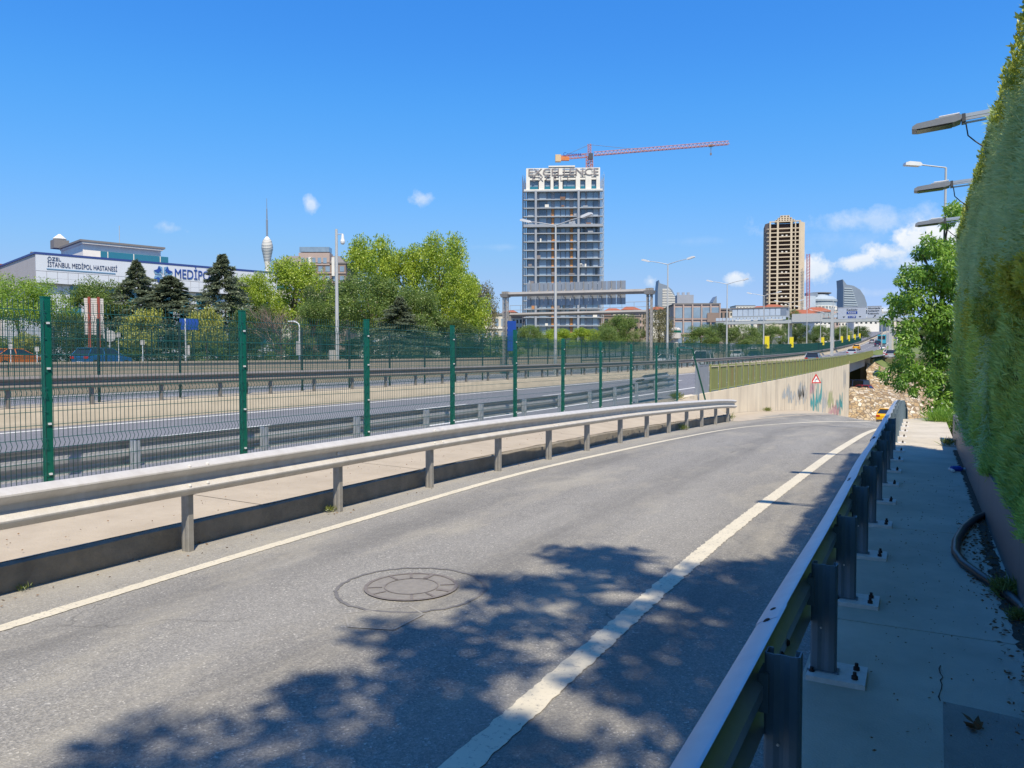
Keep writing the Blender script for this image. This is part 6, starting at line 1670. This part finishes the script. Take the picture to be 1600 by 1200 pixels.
mb = MB(); mb.tube([(ox(1363), -.09, za + .25), (ox(1366), -.09, za + .6)], .04, 4); mb.prism([(ox(1367.5), za + .8), (ox(1366.5), za + .45), (ox(1364.5), za + .65)], -.1, -.08, lambda u, v, dd: (u, dd, v)); mb.build('arrow', 'sign_black', og)
B(((ox(1296) + ox(1396)) / 2, .4, (za + zb_) / 2), (ox(1396) - ox(1296), .35, .4)).build('beam', 'pole_grey', og)
for px in (1299, 1390): z0 = hw(170) - .5; B((ox(px), .4, (z0 + zb_) / 2), (.55, .55, zb_ - z0)).build('column', 'pole_grey', og)
# lamp poles on the right side near the merge
for i, (px, pt, Z) in enumerate(((1378, 505, 185), (1386, 500, 215), (1302, 470, 330))):
    p = at(px, pt, Z); z0 = hw(p.y) - .4; t = thing('street_lamp', ['thin grey pole left of the leafy tree, beside the merging lane', 'second thin grey pole beside the merging lane', 'thin lamp pole behind the footbridge columns'][i], 'street lamp', (p.x, p.y, z0))
    MB().tube([(0, 0, 0), (0, 0, p.z - z0)], [.16, .1], 6).build('pole', 'pole_grey', t); MB().tube([(0, 0, p.z - z0), (-1.6, 0, p.z - z0 + .4)], .06, 5).build('arm', 'pole_grey', t); B((-1.9, 0, p.z - z0 + .45), (.8, .3, .14)).build('head', 'lamp_white', t)
# billboard kiosk column
p = at(1056, 520, 135); kz = ground_z(p.x, p.y); kk = thing('clock_column', 'pale green and white advertising column under the second street lamp', 'column', (p.x, p.y, kz))
hk_ = at(1056, 512, 135).z - kz
MB().lathe([(.5, 0), (.45, hk_ * .6), (.9, hk_ * .62), (.9, hk_ * .95), (.5, hk_)], (0, 0, 0), 12).build('drum', 'louver', kk); MB().lathe([(.92, hk_ * .82), (.92, hk_ * .9)], (0, 0, 0), 12).build('green_band', 'fence_green', kk)

# ------------------------------------------------------------------ city houses
G6 = 'red roofed houses on the rise'
houses = [(945, 975, 487, 380, 'wall_cream'), (972, 1000, 484, 400, 'wall_white'), (998, 1018, 488, 390, 'wall_pinkish'), (1020, 1046, 484, 420, 'wall_white'), (800, 822, 496, 330, 'wall_white'), (786, 806, 488, 360, 'wall_cream'),
          (1196, 1232, 482, 420, 'wall_cream'), (1238, 1276, 491, 330, 'wall_cream'), (1262, 1300, 487, 350, 'wall_white'), (1286, 1312, 490, 370, 'wall_pinkish'), (1178, 1200, 482, 450, 'wall_white'), (1272, 1300, 496, 300, 'wall_white'), (930, 952, 492, 350, 'wall_pinkish')]
hl = ['left of the right gantry post, under the tower crane jib', 'second left of the gantry post', 'just behind the right gantry post', 'right of the gantry post', 'at the left foot of the glass tower', 'left of the glass tower behind the gantry',
      'left of the bare concrete tower', 'with a wide roof at the foot of the bare tower', 'below the round building', 'right of the wide red roof', 'behind the glazed hall of the footbridge', 'with white walls above the grey screen', 'at the right foot of the glass tower']
for (a, b, t_, Z, m_), lab in zip(houses, hl): fbox('house', 'red tiled house ' + lab, a, b, t_, Z, m_, 12, 3, 4, 'house', 'hip', group=G6, turn=rnd.uniform(-.2, .2), win='glass_dark', wf=.45, hf=.5)
G7 = 'pale blocks in the far town'
for i, (a, b, t_, Z, m_, lab) in enumerate([(1150, 1180, 478, 520, 'wall_white', 'white rooftops left of the bare tower'), (930, 1000, 494, 300, 'wall_brown', 'low dark block between the glass tower and the gantry post'), (1335, 1380, 482, 600, 'wall_white', 'pale block behind the overhead sign'), (1300, 1330, 486, 640, 'tower_white', 'pale block right of the round building'),
        (700, 760, 486, 420, 'wall_white', 'far pale block behind the end of the tree row'), (1390, 1440, 500, 500, 'wall_cream', 'cream block behind the sidewalk tree'), (1120, 1150, 486, 420, 'wall_cream', 'cream block behind the footbridge hall'), (1440, 1520, 505, 420, 'wall_pinkish', 'far block hidden behind the tree and hedge')]):
    fbox('apartment_building', lab, a, b, t_, Z, m_, 14, 4, 6, 'building', group=G7, win='glass_dark', wf=.45, hf=.5)
bb = thing('billboard', 'cream billboard face behind the leafy tree', 'billboard', at(1409, 526, 190)); bb.rotation_euler = (0, 0, YAW)
B((0, 0, 0), (2.6, .3, 2.0)).build('panel', 'hosp_cream', bb); B((0, .3, -3), (.4, .3, 5)).build('post', 'pole_grey', bb)

# ------------------------------------------------------------------ small things near the camera
# manhole
MX, MY = -3.53, 4.95
mh = thing('manhole_cover', 'round iron manhole cover with radial ribs set in the ramp asphalt', 'manhole cover', (MX, MY, 0)); mh.scale = (1.2, 1.2, 1)
def ring(r0, r1, z, n=40, wob=0, seed=0):
    r_ = random.Random(seed); mb = MB(); vs = []; fs = []
    for k in range(n):
        a = 2 * pi * k / n; w = 1 + (r_.random() - .5) * wob
        vs += [(r0 * w * cos(a), r0 * w * sin(a), z), (r1 * w * cos(a), r1 * w * sin(a), z)]
    for k in range(n): a = 2 * k; b = 2 * ((k + 1) % n); fs.append((a, b, b + 1, a + 1))
    return mb.add(vs, fs)
MB().lathe([(.30, .004), (.30, .006)], n=40).build('filling', 'cover_fill', mh)
ring(.285, .31, .010).build('rim', 'iron', mh); ring(.17, .18, .010).build('ring', 'iron', mh)
mb = MB()
for k in range(12):
    if k in (2, 6, 9): continue
    a = 2 * pi * k / 12 + .1; r0, r1 = (.19, .285); w = .010 if k % 3 else .018
    mb.add([(r0 * cos(a) - w * sin(a), r0 * sin(a) + w * cos(a), .0105), (r0 * cos(a) + w * sin(a), r0 * sin(a) - w * cos(a), .0105), (r1 * cos(a) + w * sin(a), r1 * sin(a) - w * cos(a), .0105), (r1 * cos(a) - w * sin(a), r1 * sin(a) + w * cos(a), .0105)], [(0, 1, 2, 3)])
mb.build('rib', 'iron', mh)
sm_ = struct(ring(.565, .595, .0045, 90, .035, 4).build('asphalt_seam', 'seam', None, (MX + .02, MY - .03, 0)), 'dark seam ring around the manhole patch')
pt = MB(); out = [(-3.45, 4.25), (-3.25, 4.05), (-2.95, 4.15), (-2.95, 4.5), (-3.15, 4.6)]
struct(MB().add([(x - .12, y - .05, .0035) for x, y in out], [tuple(range(5))]).build('asphalt_patch', 'asphalt_ramp'), 'small worn patch below the manhole')
for a, b in zip(out, out[1:] + out[:1]):
    dx, dy = b[0] - a[0], b[1] - a[1]; l = math.hypot(dx, dy); nx, ny = -dy / l * .008, dx / l * .008
    struct(MB().add([(a[0] - .12 - nx, a[1] - .05 - ny, .0052), (b[0] - .12 - nx, b[1] - .05 - ny, .0052), (b[0] - .12 + nx, b[1] - .05 + ny, .0052), (a[0] - .12 + nx, a[1] - .05 + ny, .0052)], [(0, 1, 2, 3)]).build('asphalt_seam', 'seam_light'))
# hose on the sidewalk
hp_ = [(.62, 9.1, .23), (.50, 8.75, .235), (.38, 8.2, .235), (.30, 7.6, .235), (.28, 7.15, .235), (.32, 6.8, .235), (.42, 6.45, .235), (.52, 6.15, .232), (.60, 5.8, .225), (.64, 5.4, .22)]
tag(MB().tube(hp_, .033, 10).build('hose', 'hose', smooth=True), 'thick black hose curling out over the shaded sidewalk', 'hose')
bo = thing('bottle', 'blue and white plastic bottle lying against the planter wall', 'bottle', (.44, 12.6, .235), R(15))
MB().tube([(-.02, 0, 0), (.1, .02, 0), (.14, .02, 0)], [.04, .04, .015], 8).build('body', 'blue_plastic', bo); MB().tube([(-.05, -.2, -.005), (0, .15, -.02)], .02, 6).build('wrapper', 'white_plastic', bo); MB().tube([(.14, .02, 0), (.17, .02, 0)], .018, 6).build('cap', 'white_plastic', bo)
# cracks and dirt on the sidewalk
def ribbon(name, pts, w, z, m, label, seed=0):
    r = random.Random(seed); P = [Vector((*p, 0)) for p in pts]; vs = []; fs = []; Q = []
    for a, b in zip(P[:-1], P[1:]):
        n = max(2, int((b - a).length / .05)); Q += [a.lerp(b, k / n) + Vector((r.gauss(0, .006), r.gauss(0, .006), 0)) for k in range(n)]
    Q.append(P[-1])
    for k, q in enumerate(Q):
        d = (Q[min(k + 1, len(Q) - 1)] - Q[max(k - 1, 0)]).normalized(); nn = Vector((-d.y, d.x, 0)) * w * r.uniform(.25, .6)
        vs += [(q.x - nn.x, q.y - nn.y, z), (q.x + nn.x, q.y + nn.y, z)]
    for k in range(len(Q) - 1): a = 2 * k; fs.append((a, a + 1, a + 3, a + 2))
    struct(MB().add(vs, fs).build(name, m), label)
ribbon('crack', [(-.1, 7.4), (.1, 7.25), (.22, 7.3), (.5, 7.1)], .0028, .2042, 'rust_bolt', 'fine crack beside the hose', 2)
ribbon('crack', [(.12, 4.55), (.11, 4.08)], .006, .2046, 'rust_bolt', 'short crack running into the dark patch', 3)
ribbon('dirt_strip', [(.575, 1.5), (.55, 3), (.57, 4.6), (.53, 6), (.54, 7.2), (.56, 8.5), (.58, 11), (.58, 15.5)], .10, .2043, 'soil', 'dirt gathered along the foot of the planter wall', 4)
ribbon('stain', [(-5.75, 1.5), (-5.85, 4), (-5.8, 7), (-5.9, 12), (-5.8, 20)], .16, .0042, 'seam_light', 'sandy dirt line beside the left kerb', 5) if False else None
# dead leaves and debris
def litter(n, x0, x1, y0, y1, z, L_, W_, seed, m, name, label):
    r = np.random.default_rng(seed); P = np.stack([r.uniform(x0, x1, n), r.uniform(y0, y1, n), np.full(n, z) + r.uniform(0, .01, n)], 1)
    D = r.normal(0, 1, (n, 3)); D[:, 2] *= .12
    o = put(name, quads_mesh(name, leaves(P, D, L_, W_, .05, r), m)); o['kind'] = 'stuff'; o['label'] = label; return o
litter(420, .40, .60, 2.2, 9, .206, .03, .014, 5, 'dry_leaf', 'leaf_litter', 'dry leaf bits along the planter wall')
litter(260, .33, .56, 6.3, 8.6, .206, .035, .016, 6, 'dry_leaf', 'leaf_litter', 'dry leaf bits inside the curl of the hose')
litter(160, -6.19, -5.8, 2.5, 26, .006, .03, .015, 7, 'dry_leaf', 'leaf_litter', 'bits of dirt along the left kerb')
litter(500, -8.0, -6.25, 1.5, 28, .262, .02, .012, 11, 'dry_leaf', 'leaf_litter', 'crumbs and dry bits on the concrete verge')
litter(420, -.2, .55, 2.2, 12, .206, .016, .008, 8, 'dry_leaf', 'leaf_litter', 'specks of debris on the sidewalk')
lf = thing('dead_leaf', 'curled brown dead leaf on the dark patch of the sidewalk', 'leaf', (.24, 3.83, .215)); r = np.random.default_rng(3)
put('blade', quads_mesh('blade', leaves(r.normal(0, .006, (9, 3)), r.normal(0, 1, (9, 3)) * np.array([1, 1, .35]) + np.array([0, 0, .2]), .06, .03, .1, r), 'dry_leaf'), lf)
# weeds
def weed(label, x, y, z, n, h, seed, m='weed'):
    r = np.random.default_rng(seed); P = np.stack([r.normal(0, h * .25, n), r.normal(0, h * .3, n), r.uniform(0, h * .35, n)], 1)
    D = np.stack([r.normal(0, .5, n), r.normal(0, .5, n), np.full(n, .8)], 1)
    o = put('weed', quads_mesh('weed', leaves(P, D, h * .5, min(h * .06, .014), .45, r), m), None, (x, y, z)); tag(o, label, 'weed')
weed('dry yellow weed at the foot of a guardrail post beside the kerb', -6.1, 6.95, .0, 90, .13, 1)
weed('small green weed at the kerb near the left picture edge', -6.14, 3.45, .0, 60, .09, 2)
weed('green weed at the foot of a far post of the left guardrail', -6.05, 21.9, zr(-6.1, 21.9), 110, .28, 3)
weed('bushy weed at the end of the left guardrail', -6.4, 29.4, zr(-6.4, 29.4), 200, .42, 4)
weed('leafy weed growing at the end post of the near mesh fence', -7.9, 27.8, .3, 360, .40, 5)
weed('weeds covering the end of the hose by the planter wall', .54, 6.15, .2, 420, .16, 6, 'weed')
weed('low weeds along the planter wall just before the hose', .56, 5.6, .2, 260, .11, 16, 'weed')
weed('tuft of grass at the far end of the sidewalk by the wall', .5, 16.2, .2, 160, .22, 7)
weed('dry weeds at the foot of the retaining wall', -7.4, 44, zr(-7.4, 44), 260, .35, 8)
weed('green bush at the top of the steps under the leafy tree', .50, 22.5, .1, 900, .60, 9, 'near_leaf')
